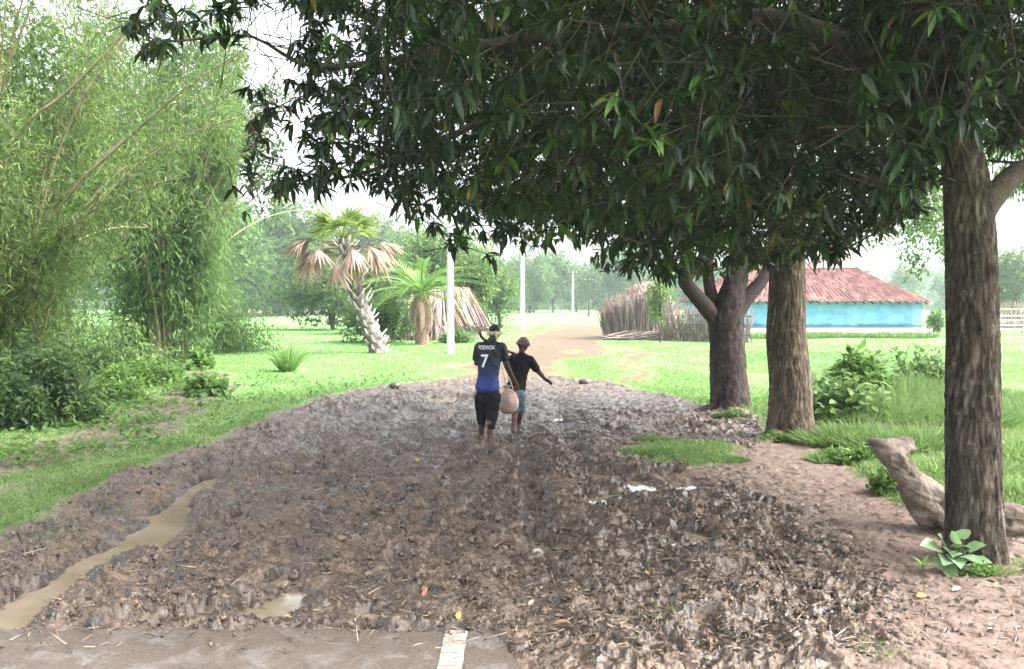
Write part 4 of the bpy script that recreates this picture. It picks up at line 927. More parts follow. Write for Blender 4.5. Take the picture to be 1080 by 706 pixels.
tube(g, q-q[0], np.linspace(.17, .09, 50), 20, .6, bark_disp(.15, .2, .2, 1.)); g.build('trunk', M['bark_log'], tr_)
g = Geo(); blob_leaves(g, q[-1]-q[0]+fl([0, 0, 1.2]), (1.6, 1.4, 1.8), 24, 3000, .13, .4, .2, .8); g.build('crown', M['tree_leaf'], tr_)

# ------------------------------------------------------------------ trees further off
def btree(name, base, h, w, label, n=4000, L=.4, mat='tree_leaf', group=None, nblob=36, tint=(.1, .8), trunk_r=.2, low=.25, asp=.5, blob=.34, droop=.2, cat='tree', sh=.75, dx=0.0):
    root = empty(name, base); tag(root, label, cat, group)
    g = Geo(); cz = h*(low+1)/2
    c = blob_leaves(g, (dx, 0, cz), (w/2, w/2*.9, h*(1-low)/2), nblob, n, L, asp, tint[0], tint[1], HEX, False, droop, blob, sh); g.build('crown', M[mat], root)
    g = Geo(); tube(g, smooth_path([(0, 0, -.3), (.05*w, 0, h*low), (-.02*w+dx*.6, 0, cz)], 14), np.linspace(trunk_r, trunk_r*.5, 14), 9, .4)
    for k in range(9):
        e = c[rng.integers(0, len(c))]; tube(g, smooth_path([(.04*w, 0, h*low), tuple((e+fl([0, 0, cz]))/2*fl([.8, .8, 1])), tuple(e)], 8), np.linspace(trunk_r*.45, .02, 8), 5, .4)
    g.build('trunk', M['twig'], root); return root
def at(px, d, z=0.0): return ((px-CX)/F*d, d, z)
btree('airy_tree', at(165, 30), 12, 6.6, 'airy small leaved tree behind the bamboo, sky showing through its crown', 9000, .19, 'tree_leaf', None, 70, (0, .55), .16, .34, .45, .20, sh=.3, dx=2.3)
btree('background_tree', at(60, 52), 16, 14, 'green tree standing behind the bamboo at the far left', 11000, .42, 'lime_leaf', 'trees behind the bamboo', 60, (0, .6), .3, .05)
btree('background_tree', at(150, 60), 15, 14, 'green tree behind the gap between the bamboo clumps', 11000, .42, 'lime_leaf', 'trees behind the bamboo', 60, (0, .6), .3, .05)
btree('background_tree', at(218, 70), 12.5, 9, 'pale green rounded tree right of the bamboo', 8000, .4, 'lime_leaf', 'trees behind the bamboo', 50, (0, .7), .3, .03)
btree('dark_tree', at(345, 62), 5.4, 8.5, 'dark green bushy tree behind the leaning palm', 6000, .3, 'tree_leaf', 'trees around the hut', 50, (0, .6), .2, .02)
btree('roadside_tree', at(405, 52), 5.6, 4.5, 'bright green tree right of the leaning palm crown', 6000, .24, 'lime_leaf', 'trees around the hut', 50, (0, .9), .2, .02)
btree('roadside_tree', at(455, 56), 8.5, 6.4, 'tall lime tree directly behind the date palm', 7500, .26, 'lime_leaf', 'trees around the hut', 50, (0, .8), .2, .02)
btree('roadside_tree', at(500, 50), 6.6, 3.4, 'yellow green tree rising over the thatched hut', 5000, .22, 'lime_leaf', 'trees around the hut', 40, (.2, 1), .15, .05)
btree('dark_tree', at(524, 66), 5.2, 5.0, 'deep green rounded tree right of the white pole', 5500, .26, 'tree_leaf', 'trees around the hut', 40, (.2, 1), .2, .03)
btree('dark_tree', at(398, 42), 2.6, 4.2, 'dark green scrub at the foot of the date palm', 5000, .2, 'tree_leaf', 'trees around the hut', 40, (0, .7), .08, 0)
btree('sapling', at(696, 42), 3.6, 1.5, 'lime yellow sapling between the brushwood stack and stick fence', 1400, .16, 'lime_leaf', None, 20, (.6, 1), .05, .25)
btree('airy_tree', at(1028, 30), 8.2, 3.6, 'small leaved tree hanging over the right end of the blue house', 5200, .15, 'bush_leaf', None, 50, (.2, .9), .12, .30, .5, .26, sh=.4, dx=-1.9)
btree('airy_tree', at(1090, 26), 8.5, 4.0, 'bright small leaved tree seen behind the nearest trunk fork', 4500, .15, 'bush_leaf', None, 40, (.3, 1), .12, .5, .5, .26, sh=.4)
btree('roadside_tree', at(1068, 85), 7.5, 10, 'pale palm like trees at the right edge beyond the fence', 5000, .4, 'tree_leaf', None, 40, (.1, .8), .2, .1)
protos = []
for i in range(3):
    protos.append(btree('distant_tree', at(300, 150), 13+2*i, 11, 'pale hazy tree in the far tree line beyond the field', 4200, .75, 'tree_leaf', 'hazy trees along the far edge of the field', 40, (.1, .8), .3, .04, blob=.32))
far = [(-60, 130, 1.2), (20, 140, 1.3), (95, 150, 1.2), (165, 140, 1.15), (215, 125, 1.2), (240, 112, 1.0), (262, 122, 1.1), (286, 135, 1.15), (310, 125, 1.05), (335, 140, 1.15), (362, 150, 1.2), (390, 150, 1.1), (228, 150, 1.4), (300, 165, 1.4), (430, 165, 1.0), (470, 170, 1.0), (560, 165, .85), (585, 175, .8), (606, 190, .85), (632, 180, .8), (660, 180, .85), (690, 180, .7),
       (540, 190, .85), (510, 185, .9), (725, 190, .75), (760, 185, .8), (805, 190, .62), (850, 200, .6), (900, 190, .58), (950, 210, .7), (1000, 190, .7), (1060, 180, .62), (1110, 170, .8), (1170, 175, .9), (1240, 180, 1.)]
for i, (a, d_, s_) in enumerate(far):
    o = protos[i] if i < 3 else copy_tree(protos[i % 3]); o.location = at(a, d_); o.scale = (s_*1.25, s_*1.25, s_); o.rotation_euler.z = i*1.7
g = Geo(); n = 26000; X = (rng.random(n)*2-1)*420; Y = 235+40*rng.random(n); Z = (rng.random(n)**1.3)*(9+4*vnoise(X*.03, Y*0, 5))
leaves(g, np.stack([X, Y, Z], -1), rand_unit(n), rand_unit(n)+fl([0, 0, 1]), 2.4, 1.6, rng.random(n)*.7, HEX)
tag(g.build('distant_wood', M['tree_leaf']), 'unbroken hazy wood closing the horizon', 'wood', kind='stuff')
# ------------------------------------------------------------------ palms
pb = GP(400, 374); dpm = pb.y
pr = empty('palmyra_palm', tuple(pb)); tag(pr, 'leaning palm with spiky leaf bases on its trunk and dead brown fans', 'palm')
org = fl(pb)
q = smooth_path([(pb.x, pb.y, -.1), T(396, 358, dpm), T(386, 338, dpm), T(378, 315, dpm), T(371, 290, dpm), T(366, 270, dpm), T(362, 252, dpm)], 60)-org
g = Geo(); tube(g, q, np.interp(np.linspace(0, 1, 60), [0, .1, .6, 1], [.40, .33, .24, .20]), 20, .5, lump_disp(.15, 2, 1))
M['palm_bark'] = plain('palm_bark', (.07, .055, .055), (.22, .18, .175), 9, .9); g.build('trunk', M['palm_bark'], pr)
M['leaf_base'] = plain('dry_leaf_base', (.22, .185, .18), (.55, .49, .47), 6, .85)
g = Geo(); v = fl([(0, -.11, 0), (0, .11, 0), (.16, -.06, .02), (.16, .06, .02), (.36, -.03, .09), (.36, .03, .09), (0, -.09, .07), (0, .09, .07), (.16, -.04, .07), (.16, .04, .07), (.37, -.015, .12), (.37, .015, .12)])
g.add(v, [(0, 1, 3, 2), (2, 3, 5, 4), (6, 8, 9, 7), (8, 10, 11, 9), (0, 2, 8, 6), (2, 4, 10, 8), (1, 7, 9, 3), (3, 9, 11, 5), (4, 5, 11, 10), (0, 6, 7, 1)])
lb = g.build('leaf_base', M['leaf_base'], pr, smooth=False)
for i in range(96):
    o = lb if i == 0 else lb.copy()
    if i: COL.objects.link(o); o.parent = pr
    t = i/96.; k = int(t*57); c_ = q[k]; a = i*2.399
    r_ = np.interp(t, [0, .1, .6, 1], [.36, .30, .21, .17])
    o.location = (c_[0]+math.cos(a)*r_, c_[1]+math.sin(a)*r_, c_[2]); s_ = .55+.6*rng.random()+.35*(t > .45)
    o.rotation_euler = (rng.normal()*.15, -.45-.5*rng.random(), a); o.scale = (s_, .9+.3*rng.random(), 1)
def fan(name, mat, n, rad, span, petiole, droop, fold, parent, tint0):
    g = Geo(); tube(g, smooth_path([(0, 0, 0), (petiole*.5, 0, .04), (petiole, 0, -.02)], 8), np.linspace(.035, .02, 8), 5, tint0)
    a = np.linspace(-span/2, span/2, n)
    d = np.stack([np.cos(a), np.sin(a)*fold, -.25*np.abs(np.sin(a))-droop*.3], -1)
    bend = np.zeros((n, 3)); bend[:, 2] = -droop*(.4+.6*rng.random(n)); bend += rng.normal(size=(n, 3))*.08
    leaves(g, np.tile([[petiole-.02, 0, -.02]], (n, 1)), d, fl([[0, 0, 1.]])+rng.normal(size=(n, 3))*.15, rad*(.8+.25*rng.random(n)), .10, np.clip(tint0+.4*(rng.random(n)-.3), 0, 1), BLADE, bend)
    g.q[-1:] = g.q[-1:]
    return g.build(name, M[mat], parent)
top = q[-1]; fr = []
for i in range(11):
    o = fan('green_frond', 'fan_leaf', 30, .8+.2*rng.random(), 3.4, .85, .1+.2*rng.random(), 1, pr, .5)
    o.location = top; a = i*2.399+.4; o.rotation_euler = (rng.normal()*.3, -1.15+.95*(i/11.), a)
for i, (a, el, s_) in enumerate([(3.3, .1, 1.1), (3.0, .35, 1.05), (3.6, .5, 1), (2.8, .75, .95), (0.1, .15, 1), (-.3, .4, 1), (.3, .7, 1), (-.6, .2, 1.05), (4.6, .9, .8), (5.2, .6, .9), (4.0, .3, .9), (1.6, .5, 1), (2.3, .4, 1), (3.2, -.25, 1), (0., -.3, 1.1), (5.5, 1.1, .8)]):
    o = fan('dead_frond', 'dead_leaf', 26, .95, 3.0, 1.35*s_, .75, .8, pr, .35+.3*rng.random())
    o.location = top-fl([0, 0, .15+.2*(i % 3)]); o.rotation_euler = (rng.normal()*.4, el*.62-.12, a)

db_ = GP(445, 364); dr_ = empty('date_palm', tuple(db_)); tag(dr_, 'short date palm with a rough brown trunk and arching feathery fronds', 'palm')
g = Geo(); q = smooth_path([(0, 0, -.1), (.0, 0, 1.0), (-.03, 0, 1.8), (0, 0, 2.4)], 50)
def dd(rr, th, pts):
    z = pts[:, 2][:, None]; return rr*(1+.16*np.sin(th[None, :]*5+z*14)*np.sin(z*26)+.1*vnoise(np.cos(th)[None, :]*4+z*3, np.sin(th)[None, :]*4, 3))
tube(g, q, np.interp(np.linspace(0, 1, 50), [0, .8, 1], [.30, .33, .38]), 30, .5, dd); g.build('trunk', plain('date_bark', (.12, .07, .05), (.32, .21, .16), 14, .9, 30, .6), dr_)
def frond(length, parent, tint0):
    g = Geo(); t = np.linspace(0, 1, 16); p = np.stack([length*t*(1-.12*t**2), 0*t, length*(-.05*t-.52*t**2.2)], -1)
    tube(g, p, np.linspace(.035, .008, 16), 5, .3); n = 46
    tt = .12+.88*np.repeat(np.linspace(0, 1, n//2), 2); sg = np.tile([1, -1], n//2); o = np.stack([np.interp(tt, t, p[:, 0]), 0*tt, np.interp(tt, t, p[:, 2])], -1)
    d = np.stack([.75+0*tt, sg*.8, .15+.15*rng.random(n)-.3*tt], -1); bend = np.tile([[0, 0, -.3]], (n, 1))
    leaves(g, o, d, fl([[0, 0, 1.]])+0*d, .62*(1-.35*tt), .05, np.clip(tint0+.3*(rng.random(n)-.5), 0, 1), BLADE, bend)
    return g.build('frond', M['date_leaf'], parent)
for i in range(30):
    o = frond(2.7+.7*rng.random(), dr_, .5); o.location = (0, 0, 2.4); o.rotation_euler = (rng.normal()*.12, -1.12+1.2*(i/30.), i*2.399)
for i in range(5):
    o = frond(1.4, dr_, .5); o.data.materials[0] = M['dead_leaf']; o.name = 'dead_frond'; o.location = (0, 0, 2.3); o.rotation_euler = (0, .75, i*1.3)

# ------------------------------------------------------------------ poles
M['concrete_pole'] = plain('whitewashed_concrete', (.55, .54, .55), (.74, .73, .73), 4, .8)
def pole(px, py, h, r, label, d=None, mat='concrete_pole'):
    p = GP(px, py) if d is None else Vector(at(px, d)); root = empty('utility_pole', tuple(p)); tag(root, label, 'pole', 'poles along the village track')
    g = Geo(); t = np.linspace(0, 1, 12); v = [(0, 0, a) for a in -.2+(h+.2)*t]; tube(g, v, np.linspace(r, r*.72, 12), 8, .6); g.build('shaft', M[mat], root, smooth=False)
    g = Geo(); box(g, (0, -r*.8-.04, h-.35), (1.3, .08, .10)); g.build('cross_arm', M['twig'], root, smooth=False)
    for k in (-.55, 0, .55):
        g = Geo(); tube(g, [(k, -r*.8-.04, h-.3), (k, -r*.8-.04, h-.22), (k, -r*.8-.04, h-.12)], [.02, .05, .03], 8); g.build('insulator', M['concrete_pole'], root)
    return root
pole(475, 374, 7.2, .145, 'nearest white concrete pole, by the thatched hut')
pole(551, 0, 6.8, .17, 'second white concrete pole beyond the walkers', 58)
pole(604, 0, 6.5, .15, 'thin distant pole standing before the far trees, left of a pair', 120)
pole(621, 0, 5.5, .15, 'thin distant pole standing before the far trees, right of a pair', 120, 'twig')

# ------------------------------------------------------------------ thatched hut
hd = 46.; hx = lambda px: (px-CX)/F*hd
hr = empty('thatched_hut', (hx(470), hd, 0)); tag(hr, 'low hut with sloping reddish pole thatch and a pale base wall', 'hut')
M['thatch'] = tinted('thatch', [(0, (.07, .045, .04)), (.5, (.20, .135, .12)), (1, (.38, .29, .265))], .9)
M['mud_wall'] = plain('mud_wall', (.36, .30, .27), (.52, .46, .42), 3, .9, 20, .4)
g = Geo(); x0, x1 = -1.9, 1.2; n = 900
A = np.stack([x0+(x1-x0)*rng.random(n), np.full(n, .9), np.full(n, 2.75)], -1); B_ = A.copy(); B_[:, 0] += np.where(A[:, 0] > -0.2, 1.0, .1)+.15*rng.normal(size=n); B_[:, 1] = -1.1; B_[:, 2] = .62+.08*rng.normal(size=n)
sticks(g, A+rng.normal(size=A.shape)*.03, B_, .04, .05, rng.random(n))
B_[:, 1] = 2.9; sticks(g, A+rng.normal(size=A.shape)*.03, B_, .04, .05, rng.random(n)); g.build('roof', M['thatch'], hr, smooth=False)
g = Geo(); box(g, (.1, .9, .42), (3.9, 3.4, .95)); g.build('wall', M['mud_wall'], hr, smooth=False)
g = Geo(); n = 700; A = np.stack([-3.2+2.9*rng.random(n), -1.25+.15*rng.normal(size=n), 1.1+1.1*rng.random(n)], -1); sticks(g, A, A+fl([0, -.1, -1.3])+rng.normal(size=A.shape)*.25, .025, .02, .3+.7*rng.random(n)); g.build('hanging_thatch', M['thatch'], hr, smooth=False)

bush('leafy_bush', B(482, 362), (.9, .7, .8), 1800, .16, 'pale weeds at the foot of the nearest white pole', 'bush', 'lime_leaf', None, .4, 24, (.2, .9))
bush('leafy_bush', B(418, 358), (1.5, .8, 1.5), 3000, .18, 'dark green thicket between the leaning palm and date palm', 'bush', 'tree_leaf', None, .4, 30, (.1, .8))
# ------------------------------------------------------------------ brushwood stack, haystack, stick fence
M['brush'] = tinted('brushwood', [(0, (.08, .06, .055)), (.5, (.20, .15, .14)), (1, (.34, .27, .255))], .9)
M['hay'] = tinted('hay', [(0, (.20, .13, .11)), (.5, (.32, .23, .20)), (1, (.45, .35, .31))], .95)
bd = 46.; bx = lambda px: (px-CX)/F*bd
br = empty('brushwood_stack', (bx(672), bd, 0)); tag(br, 'tall grey stack of upright brushwood right of the dirt track', 'brushwood')
g = Geo(); n = 1700; a = rng.random(n)*math.pi*2; X = np.cos(a)*1.75*(.8+.2*rng.random(n)); Y = np.sin(a)*1.2*(.8+.2*rng.random(n))
A = np.stack([X*1.03, Y*1.03, 0*X], -1); hh_ = (1.9+.6*rng.random(n))*(1-.28*(X/1.75)**2)+.25*vnoise(X*1.2, Y, 3); B_ = A*fl([.97, .97, 0])+np.stack([.26*rng.normal(size=n), .2*rng.normal(size=n), hh_], -1)
sticks(g, A, B_, .035, .012, rng.random(n), 4); n = 160
A = np.stack([-2.2+3.8*rng.random(n), -1.3-.6*rng.random(n), .03+.25*rng.random(n)], -1); B_ = A+np.stack([.9+.6*rng.random(n), .3*rng.normal(size=n), .35*rng.random(n)], -1); sticks(g, A, B_, .035, .015, rng.random(n), 4)
g.build('sticks', M['brush'], br, smooth=False)
g = Geo(); v = IV2.copy(); v[:, 2] = np.abs(v[:, 2]); g.add(v*fl([1.55, 1.0, 2.05]), None, IF2, .1); g.build('core', M['brush'], br)
hr2 = empty('haystack', (bx(690), bd+3, 0)); tag(hr2, 'rounded pinkish haystack behind the brushwood stack', 'haystack')
g = Geo(); n = 5000; u = rand_unit(n); u[:, 2] = np.abs(u[:, 2]); A = u*fl([2.1, 1.9, 3.2]); d = np.cross(u, rand_unit(n))*.6+fl([0, 0, -.8])
leaves(g, A, d, u, .8, .06, rng.random(n), BLADE); v = IV2.copy(); v[:, 2] = np.abs(v[:, 2]); g.add(v*fl([2.05, 1.85, 3.1]), None, IF2, .4); g.build('hay', M['hay'], hr2)
def stick_fence(name, p0, p1, h, n, label, cat='fence', mat='brush', r=.025, rails=3, jit=.12):
    p0 = fl(p0); p1 = fl(p1); root = empty(name, tuple(p0)); tag(root, label, cat); L_ = p1-p0
    g = Geo(); t = rng.random(n); A = t[:, None]*L_+rng.normal(size=(n, 3))*fl([.03, .12, 0]); B_ = A+np.stack([jit*rng.normal(size=n), jit*.6*rng.normal(size=n), h*(.6+.5*rng.random(n))], -1)
    sticks(g, A, B_, r, r*.5, rng.random(n), 4); g.build('sticks', M[mat], root, smooth=False)
    for k in range(rails):
        z_ = h*(.25+.5*k/max(1, rails-1)); g = Geo(); tube(g, [fl([0, -.12, z_]), L_*.5+fl([0, -.14, z_+.04]), L_+fl([0, -.12, z_-.03])], .035, 6, .7); g.build('rail', M[mat], root)
    return root
stick_fence('stick_fence', (bx(690), bd-2, 0), (bx(765), bd-5, 0), 1.8, 330, 'pinkish grey stick fence running behind the forked mango trunk', jit=.3)
stick_fence('stick_fence', at(1035, 62), at(1180, 66), 2.0, 700, 'brown brushwood fence at the right edge beyond the rails', mat='hay')
rf = empty('rail_fence', at(1030, 52)); tag(rf, 'pale wooden rail fence right of the nearest trunk', 'fence')
for k in range(8):
    g = Geo(); tube(g, [(k*1.4, 0, -.1), (k*1.4+.03, 0, .75), (k*1.4, 0, 1.45)], .06, 7, .8); g.build('post', M['brush'], rf)
for k in range(4):
    g = Geo(); tube(g, [(-.3, -.08, .35+.28*k), (5, -.09, .33+.28*k), (10.2, -.08, .36+.28*k)], .045, 6, .9); g.build('rail', M['concrete_pole'], rf)
fb = GP(347, 342); g = Geo()
for k in range(5): tube(g, smooth_path([(rng.normal()*.5, rng.normal()*.3, .12), (.6+rng.normal()*.3, 0, .35), (1.5+rng.normal()*.3, rng.normal()*.3, .15)], 9), np.linspace(.13, .06, 9), 7, .4)
g.v = [w_+fl(fb) for w_ in g.v]
tag(g.build('fallen_branch', M['twig'], origin=fb), 'small heap of dead branches in the field left of the leaning palm', 'branches')

# ------------------------------------------------------------------ the blue house
hd = 57.; X0, X1 = (742-CX)/F*hd, (972-CX)/F*hd
ho = empty('village_house', ((X0+X1)/2, hd, 0)); tag(ho, 'long low house with sky blue mud walls and a red tiled roof', 'house')
hw = (X1-X0)/2; dep = 6.0; wh = 2.02
m, nt, b = base_mat('blue_limewash'); v = objco(nt); sx = nt.nodes.new('ShaderNodeSeparateXYZ'); nt.links.new(v, sx.inputs[0])
n1 = noise_node(nt, v, 1.2, 5, .65); zz_ = math_n(nt, 'ADD', sx.outputs['Z'], math_n(nt, 'MULTIPLY', n1.outputs['Fac'], .35))
bl = ramp(nt, n1.outputs['Fac'], [(.35, (.09, .28, .44)), (.65, (.18, .41, .56))])
band = ramp(nt, zz_, [(.62, (.40, .40, .42)), (.70, (.34, .52, .60)), (.80, (1, 1, 1))])
nt.links.new(mixc(nt, 1.0, bl, band, 'MULTIPLY'), b.inputs['Base Color']); b.inputs['Roughness'].default_value = .9; bump(nt, b, n1.outputs['Fac'], .4, .05)
M['blue'] = m
g = Geo(); nx = 120
def wallgrid(g, p, e, h, n, nrm, seed):
    p = fl(p); e = fl(e); t = np.linspace(0, 1, n); zz = np.linspace(0, h, 14); A, Z = np.meshgrid(t, zz)
    off = .04*fbm(A*n*.12+seed, Z*.9, 5, 3); V = p+A[..., None]*e+Z[..., None]*fl([0, 0, 1])+off[..., None]*fl(nrm)
    i = np.arange(13)[:, None]*n; j = np.arange(n-1)[None, :]; g.add(V.reshape(-1, 3), np.stack([i+j, i+j+1, i+n+j+1, i+n+j], -1).reshape(-1, 4))
wallgrid(g, (-hw, 0, 0), (2*hw, 0, 0), wh, 120, (0, -1, 0), 0); wallgrid(g, (hw, 0, 0), (0, dep, 0), wh, 50, (1, 0, 0), 9)
wallgrid(g, (hw, dep, 0), (-2*hw, 0, 0), wh, 120, (0, 1, 0), 4); wallgrid(g, (-hw, dep, 0), (0, -dep, 0), wh, 50, (-1, 0, 0), 2)
g.build('wall', M['blue'], ho)
g = Geo(); v = fl([(-hw-.5, -.9, -.1), (hw+.8, -.9, -.1), (hw+.8, dep+.5, -.1), (-hw-.5, dep+.5, -.1), (-hw-.4, -.7, .30), (hw+.6, -.7, .30), (hw+.6, dep+.3, .30), (-hw-.4, dep+.3, .30)])
g.add(v, [(4, 5, 6, 7), (0, 1, 5, 4), (1, 2, 6, 5), (2, 3, 7, 6), (3, 0, 4, 7)]); g.build('plinth', M['mud_wall'], ho, smooth=False)
M['tiles'] = tinted('terracotta_tiles', [(0, (.022, .010, .011)), (.35, (.075, .028, .026)), (.7, (.14, .052, .047)), (1, (.22, .12, .11))], .85)
def tiled(g, a, b_, c_, d_, nu, nv, tm=1.0):
    """a-b eave, d-c ridge; half-round tiles run up the slope"""
    a, b_, c_, d_ = map(fl, (a, b_, c_, d_)); u = np.linspace(0, 1, nu*4+1); w = np.linspace(0, 1, nv*2+1); U, Wv = np.meshgrid(u, w)
    E = a+(b_-a)*U[..., None]; Rr = d_+(c_-d_)*U[..., None]; V = E*(1-Wv[..., None])+Rr*Wv[..., None]
    nrm = norm(np.cross(b_-a, d_-a)[None])[0]
    iu = np.arange(nu*4+1); iw = np.arange(nv*2+1)
    off = .055*np.abs(np.sin(iu*math.pi/4))[None, :]+.035*(iw % 2)[:, None]+.02*rng.normal(size=(len(iw), len(iu)))
    sag = -.10*fbm(U*5, Wv*2, 33, 2)
    V = V+(off+sag)[..., None]*nrm
    tn = _h(np.floor(iu[None, :]/4.)+0*iw[:, None], np.floor(iw[:, None]/2.)+0*iu[None, :], 77)*.6+.4*(np.abs(np.sin(iu*math.pi/4))[None, :])+0*iw[:, None]
    n = nu*4+1; i = np.arange(nv*2)[:, None]*n; j = np.arange(nu*4)[None, :]
    g.add(V.reshape(-1, 3), np.stack([i+j, i+j+1, i+n+j+1, i+n+j], -1).reshape(-1, 4), None, (tn*tm).ravel())
ov = .55; ez = 2.0; rz = 4.3; g = Geo(); ex = hw+.35; rx0 = -hw+3.0; rx1 = hw-3.1; my = dep/2
tiled(g, (-ex, -ov, ez), (ex, -ov, ez), (rx1, my, rz), (rx0, my, rz), 52, 12)
tiled(g, (ex, -ov, ez), (ex, dep+ov, ez), (rx1, my+.02, rz), (rx1, my-.02, rz), 22, 12)
tiled(g, (ex, dep+ov, ez), (-ex, dep+ov, ez), (rx0, my, rz), (rx1, my, rz), 52, 12)
tiled(g, (-ex, dep+ov, ez), (-ex, -ov, ez), (rx0, my, rz), (rx0, my, rz), 22, 12)
rf_ = g.build('roof', M['tiles'], ho)
g = Geo(); tube(g, [(rx0, my, rz+.04), (0, my, rz), (rx1, my, rz+.04)], .13, 8, .8); g.build('ridge_cap', M['tiles'], rf_)
for k in range(26):
    g = Geo(); x_ = -ex+.3+k*(2*ex-.6)/25; tube(g, [(x_, -ov-.06, ez-.10), (x_, .4, ez+.28)], .05, 6, .5); g.build('rafter', M['twig'], rf_)
g = Geo(); tx = (884-CX)/F*(hd+5)-ho.location.x; sx_ = 2.2
tiled(g, (tx-sx_, my+1.0, 4.2), (tx+sx_, my+1.0, 4.2), (tx+sx_*.55, my+2.6, 5.5), (tx-sx_*.55, my+2.6, 5.5), 16, 7)
tiled(g, (tx+sx_, my+1.0, 4.2), (tx+sx_, my+4.2, 4.2), (tx+sx_*.55, my+2.6, 5.5), (tx+sx_*.55, my+2.58, 5.5), 12, 7)
tiled(g, (tx+sx_, my+4.2, 4.2), (tx-sx_, my+4.2, 4.2), (tx-sx_*.55, my+2.6, 5.5), (tx+sx_*.55, my+2.6, 5.5), 16, 7)
tiled(g, (tx-sx_, my+4.2, 4.2), (tx-sx_, my+1.0, 4.2), (tx-sx_*.55, my+2.6, 5.5), (tx-sx_*.55, my+2.62, 5.5), 12, 7); g.build('upper_roof', M['hay'], ho)
g = Geo(); box(g, (tx, my+2.6, 3.5), (2*sx_-.5, 2.8, 1.5)); g.build('upper_wall', M['mud_wall'], ho, smooth=False)
# rough grass before the plinth
tuft('grass_clump', 0, 0, 1, 1, 3, .1, .1, .01, 'x') if False else None
for a, b_ in ((820, 358), (880, 357), (940, 357)):
    tuft('grass_clump', a, b_, 2.6, .8, 1500, .3, .7, .05, 'strip of rank grass in front of the blue house plinth', group='rank grass before the blue house', tmul=.8)
btree('sapling', at(989, 55), 1.7, 1.6, 'small green bush at the right end of the blue house', 900, .2, 'bush_leaf', None, 14, (.2, .8), .04, 0)
bush('leafy_bush', B(712, 352), (1.6, .6, .8), 1800, .16, 'pale green bush before the stick fence and sapling', 'bush', 'lime_leaf', None, .5, 24, (.2, .9))

# ------------------------------------------------------------------ people
def skin_mesh(chains, name, mat, parent, org, vox=.010, sub=2, extra=None, disp=0.0, seed=0):
    """limbs as tapered elliptical segments through the joints, fused into one continuous skin"""
    g = Geo(); iv, if_ = ico(3)
    for ch in chains:
        for p, rx, ry in ch: g.add(iv*fl([rx, ry, min(rx, ry)*.97])+fl(p)-fl(org), None, if_)
        for (p0, ax, ay), (p1, bx_, by) in zip(ch[:-1], ch[1:]):
            p0 = fl(p0)-fl(org); p1 = fl(p1)-fl(org); d = p1-p0; L_ = np.linalg.norm(d)
            if L_ < 1e-4: continue
            d = d/L_; s = fl([1, 0, 0])-d*d[0]
            s = s/np.linalg.norm(s) if np.linalg.norm(s) > .35 else norm(np.cross(d, fl([[0, 1, 0]])))[0]
            t = np.cross(d, s); th = np.linspace(0, 2*math.pi, 20, endpoint=False); u = np.linspace(0, 1, 6)[:, None, None]
            rx = ax+(bx_-ax)*u; ry = ay+(by-ay)*u
            V = p0+u*(p1-p0)+np.cos(th)[None, :, None]*s*rx+np.sin(th)[None, :, None]*t*ry
            i = np.arange(5)[:, None]*20; j = np.arange(20)[None, :]; j2 = (j+1) % 20
            q = np.stack([i+j, i+j2, i+20+j2, i+20+j], -1).reshape(-1, 4); V = np.vstack([V.reshape(-1, 3), p0, p1]); jj = np.arange(20)
            tr = np.vstack([np.stack([np.full(20, 120), (jj+1) % 20, jj], -1), np.stack([np.full(20, 121), 100+jj, 100+(jj+1) % 20], -1)])
            g.add(V, q, tr)
    if extra is not None:
        for ev, ef in extra: g.add(fl(ev)-fl(org), None, ef)
    m2 = g.mesh(name, mat); o = bpy.data.objects.new(name, m2); COL.objects.link(o)
    rm = o.modifiers.new('r', 'REMESH'); rm.mode = 'VOXEL'; rm.voxel_size = vox; rm.use_smooth_shade = True
    sm = o.modifiers.new('sm', 'SMOOTH'); sm.factor = .5; sm.iterations = 4 if vox > .008 else 2
    dg = bpy.context.evaluated_depsgraph_get(); m3 = bpy.data.meshes.new_from_object(o.evaluated_get(dg)); o.modifiers.clear(); o.data = m3
    m3.materials.clear(); m3.materials.append(mat)
    if disp:
        m3.update(); n = len(m3.vertices); co = np.empty(n*3); m3.vertices.foreach_get('co', co); co = co.reshape(-1, 3)
        nn = np.empty(n*3); m3.vertex_normals.foreach_get('vector', nn); nn = nn.reshape(-1, 3)
        w = fbm(co[:, 0]*9+seed, co[:, 2]*6+co[:, 1]*7, 971, 3)+.6*vnoise(co[:, 0]*22+co[:, 2]*9, co[:, 2]*16+seed, 975)
        co = co+nn*(disp*w)[:, None]; m3.vertices.foreach_set('co', co.ravel()); m3.update()
    m3.polygons.foreach_set('use_smooth', np.ones(len(m3.polygons), bool)); m3.name = name
    if parent is not None: o.parent = parent
    else: o.location = org
    return o
